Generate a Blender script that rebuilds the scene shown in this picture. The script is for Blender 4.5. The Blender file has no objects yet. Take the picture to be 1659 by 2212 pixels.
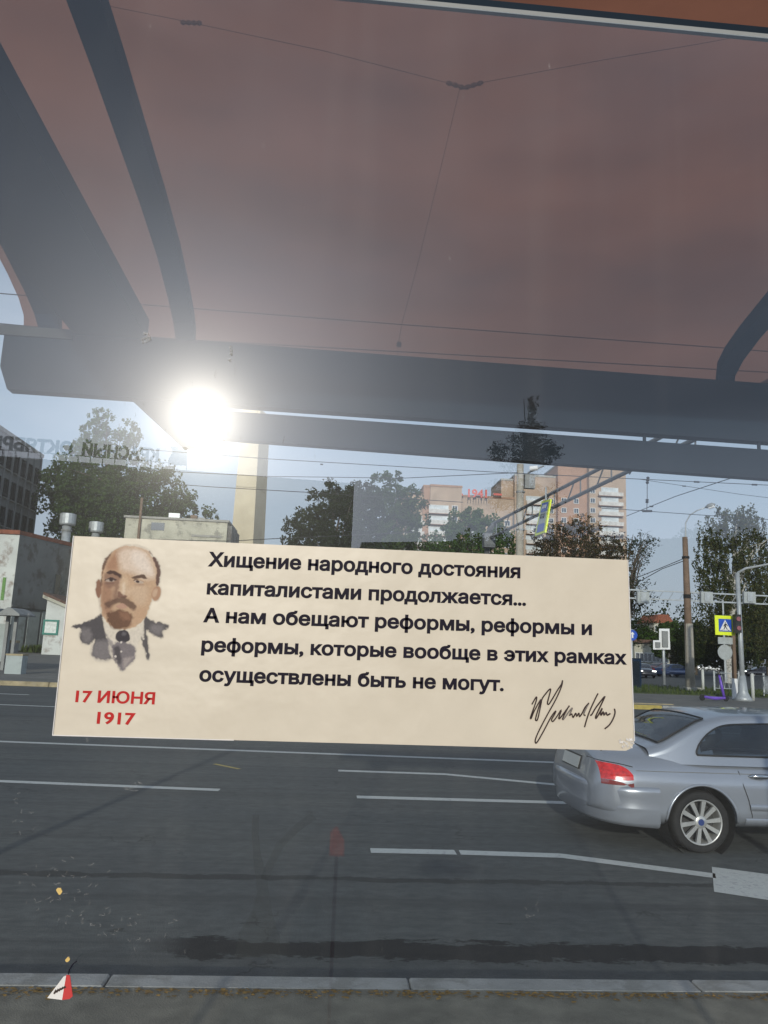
import bpy, bmesh, math, random
import numpy as np
from mathutils import Vector, Matrix
random.seed(7); rng = np.random.default_rng(7)
R = math.radians
S = bpy.context.scene
COL = S.collection

# ------------------------------------------------------------ camera, light, exposure
CAM = Vector((0, 0, 1.8)); F = 1661.0
def _basis(p, r, y):
    p, r, y = R(p), R(r), R(y)
    fw = Vector((math.sin(y)*math.cos(p), math.cos(y)*math.cos(p), math.sin(p)))
    rt = Vector((math.cos(y), -math.sin(y), 0)); up = rt.cross(fw)
    return fw, rt*math.cos(r)+up*math.sin(r), up*math.cos(r)-rt*math.sin(r)
FW, RT, UP = _basis(10.0, 2.25, 4.0)
cd = bpy.data.cameras.new('camera'); cam = bpy.data.objects.new('camera', cd); COL.objects.link(cam)
cd.sensor_fit = 'HORIZONTAL'; cd.sensor_width = 36; cd.lens = 36*F/1659; cd.clip_start = .02; cd.clip_end = 4000
cam.matrix_world = Matrix(((RT.x, UP.x, -FW.x, CAM.x), (RT.y, UP.y, -FW.y, CAM.y), (RT.z, UP.z, -FW.z, CAM.z), (0, 0, 0, 1)))
S.camera = cam
GLY = .6                       # the plane of the shelter's glass
SUN_TO = Vector((-.168, -.947, .274)).normalized()

w = bpy.data.worlds.new('World'); S.world = w; w.use_nodes = True
nt = w.node_tree; N = nt.nodes; L = nt.links; N.clear()
wo = N.new('ShaderNodeOutputWorld'); bg = N.new('ShaderNodeBackground'); bg.inputs['Strength'].default_value = .1
sky = N.new('ShaderNodeTexSky'); sky.sky_type = 'NISHITA'; sky.sun_disc = False
sky.sun_elevation = math.asin(SUN_TO.z); sky.sun_rotation = math.atan2(SUN_TO.x, SUN_TO.y)
sky.altitude = 0; sky.air_density = 1.0; sky.dust_density = .6; sky.ozone_density = 1.5
def mth(nodes, links, op, a, b=None, clamp=False):
    n = nodes.new('ShaderNodeMath'); n.operation = op; n.use_clamp = clamp
    for i, v in enumerate((a, b)):
        if v is None: continue
        if isinstance(v, (int, float)): n.inputs[i].default_value = v
        else: links.new(v, n.inputs[i])
    return n.outputs[0]
def mixc(nodes, links, fac, a, b):
    n = nodes.new('ShaderNodeMix'); n.data_type = 'RGBA'
    for i, v in ((0, fac), (6, a), (7, b)):
        if isinstance(v, (int, float)): n.inputs[i].default_value = v
        elif isinstance(v, tuple): n.inputs[i].default_value = (*v[:3], 1)
        else: links.new(v, n.inputs[i])
    return n.outputs[2]
def ramp(nodes, links, fac, stops):
    n = nodes.new('ShaderNodeValToRGB'); links.new(fac, n.inputs[0]); e = n.color_ramp.elements
    while len(e) < len(stops): e.new(.5)
    for q, (p, c) in zip(e, stops):
        q.position = p; q.color = (*c, 1) if isinstance(c, tuple) else (c, c, c, 1)
    return n.outputs[0]
tc = N.new('ShaderNodeTexCoord'); sp = N.new('ShaderNodeSeparateXYZ'); L.new(tc.outputs['Generated'], sp.inputs[0])
mp = N.new('ShaderNodeMapping'); mp.inputs['Scale'].default_value = (1, 1, 3.2); L.new(tc.outputs['Generated'], mp.inputs[0])
nz = N.new('ShaderNodeTexNoise'); nz.inputs['Scale'].default_value = 2.3; nz.inputs['Detail'].default_value = 7; nz.inputs['Roughness'].default_value = .55
L.new(mp.outputs[0], nz.inputs['Vector'])
# pale broken cloud all round, brighter towards the sun
west = ramp(N, L, mth(N, L, 'ADD', mth(N, L, 'MULTIPLY', sp.outputs[1], .5), .5), [(.25, 0.), (.70, 1.)])
cl = ramp(N, L, nz.outputs[0], [(.38, 0.), (.66, 1.)])
c2 = mixc(N, L, mth(N, L, 'ADD', mth(N, L, 'MULTIPLY', cl, .38), .24), sky.outputs[0], mixc(N, L, west, (7, 8.2, 10.4), (6.4, 6.7, 7.4)))
hz = ramp(N, L, sp.outputs[2], [(.0, 1.), (.16, .72), (.30, 0.)])
c3 = mixc(N, L, mth(N, L, 'MULTIPLY', hz, .85), c2, mixc(N, L, west, (15, 17, 21), (4.6, 5.1, 6.2)))
dt = N.new('ShaderNodeVectorMath'); dt.operation = 'DOT_PRODUCT'; L.new(tc.outputs['Generated'], dt.inputs[0]); dt.inputs[1].default_value = SUN_TO
au = mth(N, L, 'POWER', mth(N, L, 'MAXIMUM', dt.outputs['Value'], 0.), 42.)      # bright hazy aureole round the sun
sc_ = N.new('ShaderNodeVectorMath'); sc_.operation = 'SCALE'; sc_.inputs[0].default_value = (17, 18.5, 22); L.new(au, sc_.inputs['Scale'])
ad_ = N.new('ShaderNodeVectorMath'); ad_.operation = 'ADD'; L.new(c3, ad_.inputs[0]); L.new(sc_.outputs[0], ad_.inputs[1])
L.new(ad_.outputs[0], bg.inputs[0]); L.new(bg.outputs[0], wo.inputs[0])

sl = bpy.data.lights.new('sun', 'SUN'); sl.energy = 3.2; sl.angle = R(.9); sl.color = (1, .93, .80)
so = bpy.data.objects.new('sun', sl); COL.objects.link(so); so.location = SUN_TO*60
so.rotation_euler = SUN_TO.to_track_quat('Z', 'Y').to_euler()
S.view_settings.view_transform = 'Standard'; S.view_settings.look = 'None'
S.view_settings.exposure = 0; S.view_settings.gamma = 1; S.view_settings.use_curve_mapping = False
S.cycles.max_bounces = 8; S.cycles.transparent_max_bounces = 24; S.cycles.transmission_bounces = 6; S.cycles.glossy_bounces = 4
S.cycles.diffuse_bounces = 2
S.cycles.caustics_reflective = False; S.cycles.caustics_refractive = False
S.cycles.sample_clamp_indirect = 4

# ------------------------------------------------------------ laying out: pixel of the photograph -> place in the world
def ray(px, py): return (FW + RT*((px-829.5)/F) - UP*((py-1106)/F))
def PY(px, py, Y):
    d = ray(px, py); return CAM + d*(Y/d.y)
def PZ(px, py, z):
    d = ray(px, py); return CAM + d*((z-CAM.z)/d.z)
def mir(p): return Vector((p[0], 2*GLY-p[1], p[2]))      # where a thing really stands that is seen in the glass

# ------------------------------------------------------------ materials
M = {}
def mat(name, base, rough=.75, metal=0., var=.18, scale=6., bump=.0, bscale=60., coat=0., dirt=None, dscale=1.5, damt=.5, em=None, spec=.5):
    m = bpy.data.materials.new(name); m.use_nodes = True; n = m.node_tree.nodes; l = m.node_tree.links
    b = n['Principled BSDF']; b.inputs['Roughness'].default_value = rough; b.inputs['Metallic'].default_value = metal
    b.inputs['Coat Weight'].default_value = coat; b.inputs['Coat Roughness'].default_value = .05
    b.inputs['Specular IOR Level'].default_value = spec
    t = n.new('ShaderNodeTexCoord'); z = n.new('ShaderNodeTexNoise'); z.inputs['Scale'].default_value = scale; z.inputs['Detail'].default_value = 6
    l.new(t.outputs['Object'], z.inputs['Vector'])
    lo = tuple(c*(1-var) for c in base); hi = tuple(min(1, c*(1+var)) for c in base)
    c = mixc(n, l, ramp(n, l, z.outputs[0], [(.3, 0.), (.7, 1.)]), lo, hi)
    if dirt:
        z2 = n.new('ShaderNodeTexNoise'); z2.inputs['Scale'].default_value = dscale; z2.inputs['Detail'].default_value = 9; z2.inputs['Roughness'].default_value = .65
        l.new(t.outputs['Object'], z2.inputs['Vector'])
        c = mixc(n, l, mth(n, l, 'MULTIPLY', ramp(n, l, z2.outputs[0], [(.52, 0.), (.62, 1.)]), damt), c, dirt)
    l.new(c, b.inputs['Base Color'])
    if bump:
        z3 = n.new('ShaderNodeTexNoise'); z3.inputs['Scale'].default_value = bscale; z3.inputs['Detail'].default_value = 4
        l.new(t.outputs['Object'], z3.inputs['Vector'])
        bp = n.new('ShaderNodeBump'); bp.inputs['Strength'].default_value = bump; bp.inputs['Distance'].default_value = .01
        l.new(z3.outputs[0], bp.inputs['Height']); l.new(bp.outputs[0], b.inputs['Normal'])
    if em: b.inputs['Emission Color'].default_value = (*em[:3], 1); b.inputs['Emission Strength'].default_value = em[3]
    M[name] = m; return m
def leafmat(name, c1, c2, tr=.35):
    m = bpy.data.materials.new(name); m.use_nodes = True; n = m.node_tree.nodes; l = m.node_tree.links; n.clear()
    o = n.new('ShaderNodeOutputMaterial'); d = n.new('ShaderNodeBsdfDiffuse'); t = n.new('ShaderNodeBsdfTranslucent'); x = n.new('ShaderNodeMixShader')
    x.inputs[0].default_value = tr
    g = n.new('ShaderNodeNewGeometry'); c = mixc(n, l, g.outputs['Random Per Island'], c1, c2)
    l.new(c, d.inputs[0]); l.new(c, t.inputs[0]); l.new(d.outputs[0], x.inputs[1]); l.new(t.outputs[0], x.inputs[2]); l.new(x.outputs[0], o.inputs[0])
    M[name] = m; return m

mat('concrete', (.30, .29, .26), .85, var=.15, scale=2, bump=.3, dirt=(.16, .15, .13), dscale=.6)
mat('kerbstone', (.27, .27, .265), .85, var=.2, scale=5, bump=.5, bscale=80, dirt=(.13, .125, .11), dscale=4)
mat('kerb_yellow', (.33, .27, .16), .85, var=.3, scale=4, dirt=(.22, .2, .17), dscale=2)
mat('pavement', (.15, .14, .115), .9, var=.25, scale=9, bump=.6, bscale=120, dirt=(.10, .092, .078), dscale=1.5)
mat('far_pavement', (.13, .125, .115), .9, var=.2, scale=1.5, bump=.3, dirt=(.08, .08, .07), dscale=.4)
mat('grass_ground', (.045, .06, .018), .95, var=.4, scale=2)
mat('paint_line', (.50, .51, .49), .7, var=.15, scale=14, dirt=(.28, .28, .28), dscale=14, damt=.7)
mat('paint_yellow', (.36, .28, .07), .7, var=.2)
mat('steel_dark', (.012, .018, .026), .8, var=.25, scale=2, spec=.03)
mat('steel_blue', (.008, .022, .05), .8, var=.15, spec=.04)
mat('steel_grey', (.20, .205, .20), .55, var=.2, scale=3, dirt=(.11, .11, .1))
mat('gantry_steel', (.10, .105, .11), .6, var=.2)
mat('trim_grey', (.045, .047, .045), .85, spec=.03)
mat('galvanised', (.38, .40, .41), .45, metal=.35, var=.15, scale=3)
mat('pole_concrete', (.33, .30, .25), .85, var=.2, scale=2, bump=.3, dirt=(.2, .17, .13), dscale=2)
mat('pole_rust', (.16, .105, .07), .85, var=.25, scale=3, dirt=(.09, .06, .045))
mat('wire', (.02, .02, .022), .6, var=.05)
mat('insulator', (.03, .03, .035), .4, var=.05)
mat('bark', (.07, .055, .04), .9, var=.3, scale=5)
mat('birch_bark', (.42, .40, .36), .8, var=.2, scale=3, dirt=(.04, .04, .04), dscale=5, damt=1)
mat('plaster_grey', (.16, .165, .16), .9, var=.12, scale=.6, bump=.3, bscale=8, dirt=(.07, .055, .045), dscale=.8, damt=.7)
mat('plaster_white', (.50, .51, .48), .9, var=.12, scale=.6, dirt=(.22, .17, .14), dscale=.8, damt=.8)
mat('plaster_cream', (.42, .40, .32), .9, var=.15, scale=.6, dirt=(.2, .19, .16), dscale=.9, damt=.8)
mat('panel_pale', (.36, .40, .39), .85, var=.12, scale=1, dirt=(.2, .2, .19), dscale=1.4)
mat('cap_rust', (.20, .065, .035), .9, var=.3, scale=3)
mat('roof_brown', (.10, .055, .04), .9, var=.3, scale=3)
mat('green_frame', (.02, .16, .12), .6)
mat('board_white', (.55, .58, .54), .6)
mat('graffiti_green', (.10, .22, .05), .7)
mat('grey_facade', (.20, .20, .195), .9, var=.1, scale=.3, dirt=(.13, .13, .125), dscale=.3)
mat('window_dark', (.018, .024, .032), .12, var=.3, scale=.5, spec=.8)
mat('window_pale', (.42, .45, .46), .3, var=.3, scale=.7)
mat('frame_white', (.5, .5, .48), .6)
mat('brick_peach', (.34, .25, .18), .9, var=.12, scale=.4, dirt=(.26, .185, .13), dscale=.25, damt=.6)
mat('brick_brown', (.30, .18, .12), .9, var=.12, scale=.4)
mat('balcony_white', (.44, .42, .39), .8, var=.2, scale=1)
mat('slab_cream', (.50, .43, .31), .9, var=.1, scale=.4, bump=.3, bscale=3, dirt=(.40, .34, .25), dscale=.3)
mat('red_letters', (.45, .07, .05), .5)
mat('dark_facade', (.07, .075, .085), .9, var=.15, scale=.3)
mat('sign_blue', (.012, .035, .16), .5)
mat('sign_white', (.7, .7, .7), .5, var=.03)
mat('traffic_blue', (.01, .07, .42), .4, var=.05)
mat('signal_yellow', (.70, .80, .02), .5, var=.06)
mat('sign_black', (.01, .01, .01), .5)
mat('sign_grey', (.33, .35, .35), .5, var=.1)
mat('scooter_purple', (.14, .07, .42), .4)
mat('rubber', (.016, .016, .017), .8, var=.2, scale=20, spec=.3)
mat('car_silver', (.33, .355, .405), .28, metal=.5, var=.03, scale=2, coat=.7)
mat('car_dark', (.02, .022, .03), .25, metal=.3, coat=.8)
mat('car_white', (.6, .6, .6), .3, coat=.8)
mat('car_blue', (.03, .06, .15), .3, metal=.3, coat=.8)
mat('car_red', (.25, .02, .02), .3, metal=.2, coat=.8)
mat('car_glass', (.012, .018, .028), .06, var=.1, spec=.9, coat=.3)
mat('black_plastic', (.015, .015, .016), .45)
mat('rim_silver', (.50, .50, .49), .35, metal=.6, var=.1)
mat('brake_dark', (.03, .03, .032), .6)
mat('lamp_red', (.55, .012, .01), .12, var=.35, scale=30, coat=1)
mat('lamp_red_dark', (.20, .03, .03), .2, var=.3, scale=40, coat=1)
mat('lamp_lit', (.9, .9, .85), .2, em=(1, .97, .9, 4))
mat('lamp_red_lit', (.5, .02, .02), .3, em=(1, .05, .03, 1.5))
mat('chrome', (.6, .6, .6), .12, metal=1, var=.02)
mat('plate_white', (.55, .55, .52), .4, var=.03)
mat('seat_red', (.30, .02, .02), .6)
mat('sticker_paper', (.50, .448, .365), .42, var=.035, scale=25, bump=.25, bscale=14, dirt=(.45, .40, .32), dscale=12, damt=.35, spec=.4)
mat('ink', (.008, .006, .014), .6, var=.1, scale=200, spec=.12)
mat('ink_sign', (.025, .012, .010), .45, var=.1, scale=200)
mat('ink_red', (.38, .018, .018), .6, var=.08, scale=200, spec=.12)
mat('film_white', (.62, .6, .58), .5)
mat('film_red', (.45, .03, .03), .5)
mat('blob_yellow', (.55, .38, .12), .5)
mat('orange_cloth', (.75, .16, .06), .7)
leafmat('leaf_green', (.026, .052, .014), (.055, .085, .024), .25)
leafmat('leaf_mid', (.034, .075, .016), (.070, .115, .028), .3)
leafmat('leaf_dark', (.014, .026, .010), (.032, .042, .016), .25)
leafmat('leaf_birch', (.035, .055, .02), (.085, .08, .03), .3)
leafmat('leaf_autumn', (.035, .042, .018), (.085, .050, .026), .25)
leafmat('leaf_spruce', (.012, .018, .010), (.05, .022, .015), .1)
leafmat('leaf_litter', (.28, .17, .05), (.14, .09, .04), .1)
leafmat('grass_blade', (.05, .085, .02), (.10, .12, .04))

def asphalt():
    m = bpy.data.materials.new('asphalt'); m.use_nodes = True; n = m.node_tree.nodes; l = m.node_tree.links; b = n['Principled BSDF']
    t = n.new('ShaderNodeTexCoord'); s = n.new('ShaderNodeSeparateXYZ'); l.new(t.outputs['Object'], s.inputs[0])
    def noise(sc, det, vec=None, ro=.5):
        z = n.new('ShaderNodeTexNoise'); z.inputs['Scale'].default_value = sc; z.inputs['Detail'].default_value = det; z.inputs['Roughness'].default_value = ro
        if vec is not None:
            q = n.new('ShaderNodeMapping'); q.inputs['Scale'].default_value = vec; l.new(t.outputs['Object'], q.inputs[0]); l.new(q.outputs[0], z.inputs['Vector'])
        else: l.new(t.outputs['Object'], z.inputs['Vector'])
        return z.outputs[0]
    g = noise(90, 3, ro=.7); streak = noise(1.0, 5, (.12, 1.6, 1)); blot = noise(.5, 5)
    c = mixc(n, l, ramp(n, l, g, [(.35, 0.), (.65, 1.)]), (.062, .070, .073), (.118, .127, .127))
    c = mixc(n, l, mth(n, l, 'MULTIPLY', ramp(n, l, streak, [(.38, 0.), (.62, 1.)]), .45), c, (.050, .054, .058))
    c = mixc(n, l, mth(n, l, 'MULTIPLY', ramp(n, l, blot, [(.45, 0.), (.60, 1.)]), .3), c, (.125, .128, .115))
    mot = noise(9, 6, (.8, 1.3, 1), .65); c = mixc(n, l, mth(n, l, 'MULTIPLY', ramp(n, l, mot, [(.36, 0.), (.62, 1.)]), .55), c, (.038, .042, .046))
    tr_ = noise(1.3, 8, (.05, 3.2, 1), .7); c = mixc(n, l, mth(n, l, 'MULTIPLY', ramp(n, l, tr_, [(.50, 0.), (.64, 1.)]), .55), c, (.036, .038, .042))
    vo = n.new('ShaderNodeTexVoronoi'); vo.feature = 'DISTANCE_TO_EDGE'; vo.inputs['Scale'].default_value = .45
    vw = n.new('ShaderNodeVectorMath'); vw.operation = 'ADD'; vn = n.new('ShaderNodeTexNoise'); vn.inputs['Scale'].default_value = 3; vn.inputs['Detail'].default_value = 6; l.new(t.outputs['Object'], vn.inputs['Vector']); l.new(t.outputs['Object'], vw.inputs[0]); l.new(vn.outputs['Color'], vw.inputs[1]); l.new(vw.outputs[0], vo.inputs['Vector'])
    ck = mth(n, l, 'MULTIPLY', ramp(n, l, vo.outputs['Distance'], [(0., 1.), (.006, 0.)]), ramp(n, l, noise(.35, 2), [(.46, 0.), (.54, .8)])); c = mixc(n, l, ck, c, (.012, .012, .013))
    # tar-filled joint bands along the road, ragged edges
    n1 = mth(n, l, 'SUBTRACT', noise(5, 9, (.55, 1.2, 1), .78), .5); n2 = mth(n, l, 'SUBTRACT', noise(.9, 3), .5)
    def band(y0, half, rag, wob, a):
        yy = mth(n, l, 'ADD', s.outputs[1], mth(n, l, 'MULTIPLY', n2, wob))
        d = mth(n, l, 'ABSOLUTE', mth(n, l, 'SUBTRACT', yy, y0))
        d = mth(n, l, 'ADD', d, mth(n, l, 'MULTIPLY', n1, rag))
        return mth(n, l, 'MULTIPLY', ramp(n, l, mth(n, l, 'DIVIDE', d, half*2.2), [(.42, 1.), (.52, 0.)]), a)
    xlim = ramp(n, l, mth(n, l, 'ADD', mth(n, l, 'MULTIPLY', s.outputs[0], .5), .5), [(.0, 0.), (.15, 1.)])
    b1 = mth(n, l, 'MULTIPLY', band(5.02, .13, .62, .35, 1.), xlim)
    b2 = band(6.45, .055, .38, .12, .75)
    c = mixc(n, l, b1, c, (.004, .005, .008)); c = mixc(n, l, b2, c, (.016, .017, .019))
    # small dark spots
    v = noise(3.2, 4, (.6, 1.8, 1), .6); c = mixc(n, l, mth(n, l, 'MULTIPLY', ramp(n, l, v, [(.69, 0.), (.72, 1.)]), .8), c, (.015, .015, .016))
    l.new(c, b.inputs['Base Color']); b.inputs['Roughness'].default_value = .85; b.inputs['Specular IOR Level'].default_value = .35
    bp = n.new('ShaderNodeBump'); bp.inputs['Strength'].default_value = .7; bp.inputs['Distance'].default_value = .008; l.new(g, bp.inputs['Height']); l.new(bp.outputs[0], b.inputs['Normal'])
    M['asphalt'] = m
asphalt()

def glassmat():
    m = bpy.data.materials.new('shelter_glass'); m.use_nodes = True; n = m.node_tree.nodes; l = m.node_tree.links; n.clear()
    o = n.new('ShaderNodeOutputMaterial'); t = n.new('ShaderNodeTexCoord')
    tr = n.new('ShaderNodeBsdfTransparent'); tr.inputs[0].default_value = (.76, .79, .80, 1)
    fr = n.new('ShaderNodeFresnel'); fr.inputs[0].default_value = 1.5
    k = mth(n, l, 'ADD', mth(n, l, 'MULTIPLY', fr.outputs[0], 1.0), GREF)
    def gl(rough, tint, kk):
        g = n.new('ShaderNodeBsdfAnisotropic') if False else n.new('ShaderNodeBsdfGlossy')
        g.distribution = 'GGX'; g.inputs['Roughness'].default_value = rough
        if isinstance(kk, float): g.inputs[0].default_value = (kk*tint[0], kk*tint[1], kk*tint[2], 1)
        else:
            c = n.new('ShaderNodeVectorMath'); c.operation = 'SCALE'; c.inputs[0].default_value = tint; l.new(kk, c.inputs['Scale']); l.new(c.outputs[0], g.inputs[0])
        return g.outputs[0]
    def add(a, b):
        s = n.new('ShaderNodeAddShader'); l.new(a, s.inputs[0]); l.new(b, s.inputs[1]); return s.outputs[0]
    clean = add(tr.outputs[0], gl(0.0, (.95, .97, 1.), k))
    clean = add(clean, gl(.18, (.97, .98, 1), .0058)); clean = add(clean, gl(.40, (.9, .96, 1), .0055))
    # dust film and dried specks
    z = n.new('ShaderNodeTexNoise'); z.inputs['Scale'].default_value = 70; z.inputs['Detail'].default_value = 3; l.new(t.outputs['Object'], z.inputs['Vector'])
    q = n.new('ShaderNodeMapping'); q.inputs['Scale'].default_value = (1, 1, .35); q.inputs['Rotation'].default_value = (0, .25, 0); l.new(t.outputs['Object'], q.inputs[0])
    z2 = n.new('ShaderNodeTexNoise'); z2.inputs['Scale'].default_value = 160; z2.inputs['Detail'].default_value = 2; l.new(q.outputs[0], z2.inputs['Vector'])
    z3 = n.new('ShaderNodeTexNoise'); z3.inputs['Scale'].default_value = 5; z3.inputs['Detail'].default_value = 5; l.new(t.outputs['Object'], z3.inputs['Vector'])
    speck = mth(n, l, 'MULTIPLY', ramp(n, l, z2.outputs[0], [(.73, 0.), (.80, 1.)]), .10)
    film = mth(n, l, 'ADD', .0015, mth(n, l, 'MULTIPLY', ramp(n, l, z3.outputs[0], [(.35, 0.), (.75, 1.)]), .007))
    q2 = n.new('ShaderNodeMapping'); q2.inputs['Scale'].default_value = (38, 1, 1.6); q2.inputs['Rotation'].default_value = (0, .08, 0); l.new(t.outputs['Object'], q2.inputs[0])
    z4 = n.new('ShaderNodeTexNoise'); z4.inputs['Scale'].default_value = 1.; z4.inputs['Detail'].default_value = 5; l.new(q2.outputs[0], z4.inputs['Vector'])
    film = mth(n, l, 'ADD', film, mth(n, l, 'MULTIPLY', ramp(n, l, z4.outputs[0], [(.50, 0.), (.78, 1.)]), .012))
    f = mth(n, l, 'ADD', film, speck, True)
    d = n.new('ShaderNodeBsdfDiffuse'); d.inputs[0].default_value = (.75, .74, .70, 1)
    x = n.new('ShaderNodeMixShader'); l.new(f, x.inputs[0]); l.new(clean, x.inputs[1]); l.new(d.outputs[0], x.inputs[2]); l.new(x.outputs[0], o.inputs[0])
    M['shelter_glass'] = m
GREF = .035
glassmat()
def simple_transparent(name, col, dif=None, w=.0, trans=False):
    m = bpy.data.materials.new(name); m.use_nodes = True; n = m.node_tree.nodes; l = m.node_tree.links; n.clear()
    o = n.new('ShaderNodeOutputMaterial'); t = n.new('ShaderNodeBsdfTransparent'); t.inputs[0].default_value = (*col, 1)
    x = n.new('ShaderNodeMixShader')
    if dif:
        d = n.new('ShaderNodeBsdfTranslucent' if trans else 'ShaderNodeBsdfDiffuse'); d.inputs[0].default_value = (*dif, 1)
        c = n.new('ShaderNodeTexCoord'); z = n.new('ShaderNodeTexNoise'); z.inputs['Scale'].default_value = 3 if trans else 60; z.inputs['Detail'].default_value = 6; l.new(c.outputs['Object'], z.inputs['Vector'])
        x.inputs[0].default_value = w
        l.new(mth(n, l, 'MULTIPLY', ramp(n, l, z.outputs[0], [(.3, .5), (.7, 1.)]), w), x.inputs[0])
        l.new(t.outputs[0], x.inputs[1]); l.new(d.outputs[0], x.inputs[2]); l.new(x.outputs[0], o.inputs[0])
    else: l.new(t.outputs[0], o.inputs[0])
    M[name] = m
def clear_glass():
    m = bpy.data.materials.new('car_glass_clear'); m.use_nodes = True; n = m.node_tree.nodes; l = m.node_tree.links; n.clear(); o = n.new('ShaderNodeOutputMaterial')
    t = n.new('ShaderNodeBsdfTransparent'); t.inputs[0].default_value = (.42, .47, .50, 1); g = n.new('ShaderNodeBsdfGlossy'); g.inputs['Roughness'].default_value = .03
    x = n.new('ShaderNodeMixShader'); f = n.new('ShaderNodeFresnel'); f.inputs[0].default_value = 1.55; l.new(mth(n, l, 'ADD', f.outputs[0], .04), x.inputs[0]); l.new(t.outputs[0], x.inputs[1]); l.new(g.outputs[0], x.inputs[2]); l.new(x.outputs[0], o.inputs[0]); M['car_glass_clear'] = m
clear_glass()
simple_transparent('clear_back', (.95, .97, .97))
simple_transparent('tinted_roof', (.34, .142, .084), (.46, .18, .10), .17, True)
simple_transparent('resin', (.95, .95, .95), (.06, .065, .065), .3)
simple_transparent('dried_marks', (1, 1, 1), (.60, .58, .54), .22)
mat('orange_dull', (.30, .07, .035), .7)
simple_transparent('orange_film', (.95, .75, .7), (.9, .22, .10), .5, True)

# ------------------------------------------------------------ geometry helpers
class MB:
    def __init__(s): s.v = []; s.f = []; s.mi = []; s.cur = 0
    def quad(s, *p):
        b = len(s.v); s.v += [tuple(q) for q in p]; s.f.append(tuple(range(b, b+len(p)))); s.mi.append(s.cur); return s
    def box(s, lo, hi, rot=0, org=None):
        x0, y0, z0 = lo; x1, y1, z1 = hi; b = len(s.v)
        P = [(x0, y0, z0), (x1, y0, z0), (x1, y1, z0), (x0, y1, z0), (x0, y0, z1), (x1, y0, z1), (x1, y1, z1), (x0, y1, z1)]
        if rot:
            o = Vector(org or ((x0+x1)/2, (y0+y1)/2, 0)); m = Matrix.Rotation(rot, 3, 'Z'); P = [tuple(m @ (Vector(p)-o)+o) for p in P]
        s.v += P
        for f in ((0, 3, 2, 1), (4, 5, 6, 7), (0, 1, 5, 4), (1, 2, 6, 5), (2, 3, 7, 6), (3, 0, 4, 7)):
            s.f.append(tuple(b+i for i in f)); s.mi.append(s.cur)
        return s
    def prism(s, pts, d):                       # closed outline (3-D points) pushed along d
        d = Vector(d); n = len(pts); b = len(s.v); s.v += [tuple(p) for p in pts] + [tuple(Vector(p)+d) for p in pts]
        s.f += [tuple(range(b+n-1, b-1, -1)), tuple(range(b+n, b+2*n))]; s.mi += [s.cur]*2
        for i in range(n):
            j = (i+1) % n; s.f.append((b+i, b+j, b+n+j, b+n+i)); s.mi.append(s.cur)
        return s
    def tube(s, pts, r, seg=6, cap=True):
        pts = [Vector(p) for p in pts]; rr = r if isinstance(r, (list, tuple)) else [r]*len(pts); rings = []
        ref = None
        for i, p in enumerate(pts):
            d = (pts[min(i+1, len(pts)-1)]-pts[max(i-1, 0)]).normalized()
            if ref is None: ref = Vector((0, 0, 1)) if abs(d.z) < .9 else Vector((1, 0, 0))
            a = d.cross(ref).normalized(); ref = a.cross(d).normalized(); c = ref
            b = len(s.v)
            for k in range(seg):
                t = 2*math.pi*k/seg; s.v.append(tuple(p+(a*math.cos(t)+c*math.sin(t))*rr[i]))
            rings.append(b)
        for q in range(len(rings)-1):
            a, b = rings[q], rings[q+1]
            for k in range(seg):
                j = (k+1) % seg; s.f.append((a+k, a+j, b+j, b+k)); s.mi.append(s.cur)
        if cap:
            s.f.append(tuple(rings[0]+k for k in range(seg-1, -1, -1))); s.f.append(tuple(rings[-1]+k for k in range(seg))); s.mi += [s.cur]*2
        return s
    def grid(s, P):                             # P[i][j] points
        P = np.asarray(P, float); a, c = P.shape[:2]; b = len(s.v); s.v += [tuple(q) for q in P.reshape(-1, 3)]
        for i in range(a-1):
            for j in range(c-1):
                s.f.append((b+i*c+j, b+i*c+j+1, b+(i+1)*c+j+1, b+(i+1)*c+j)); s.mi.append(s.cur)
        return s
    def build(s, name, m, parent=None, smooth=False, off=None):
        me = bpy.data.meshes.new(name); v = s.v
        if off is None and parent is not None: off = Vector(parent.get('_o', (0, 0, 0)))
        if off is not None: v = [(x-off[0], y-off[1], z-off[2]) for x, y, z in v]
        me.from_pydata(v, [], s.f)
        for q in (m if isinstance(m, (list, tuple)) else [m]): me.materials.append(M[q])
        if any(s.mi): me.polygons.foreach_set('material_index', s.mi)
        if smooth: me.polygons.foreach_set('use_smooth', [True]*len(me.polygons))
        me.update(); o = bpy.data.objects.new(name, me); COL.objects.link(o)
        if parent is not None: o.parent = parent
        o['_o'] = tuple(off) if off is not None else (0, 0, 0)
        return o
def tag(o, label=None, cat=None, group=None, kind=None):
    if label: o['label'] = label
    if cat: o['category'] = cat
    if group: o['group'] = group
    if kind: o['kind'] = kind
    return o
def thing(name, loc, label, cat, group=None):
    o = bpy.data.objects.new(name, None); COL.objects.link(o); o.location = loc; o['_o'] = tuple(loc); o.empty_display_size = .2
    return tag(o, label, cat, group)
def own(name, mb, m, label, cat, group=None, smooth=False, kind=None):
    lo = Vector(mb.v[0]); o = mb.build(name, m, None, smooth, off=lo); o.location = lo
    return tag(o, label, cat, group, kind)
def struct(name, mb, m): return tag(mb.build(name, m), kind='structure')
def dup_tree(o, loc, parent=None):
    c = o.copy(); COL.objects.link(c)
    if parent is None: c.location = loc
    else: c.parent = parent
    for ch in o.children: dup_tree(ch, None, c)
    return c
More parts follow.
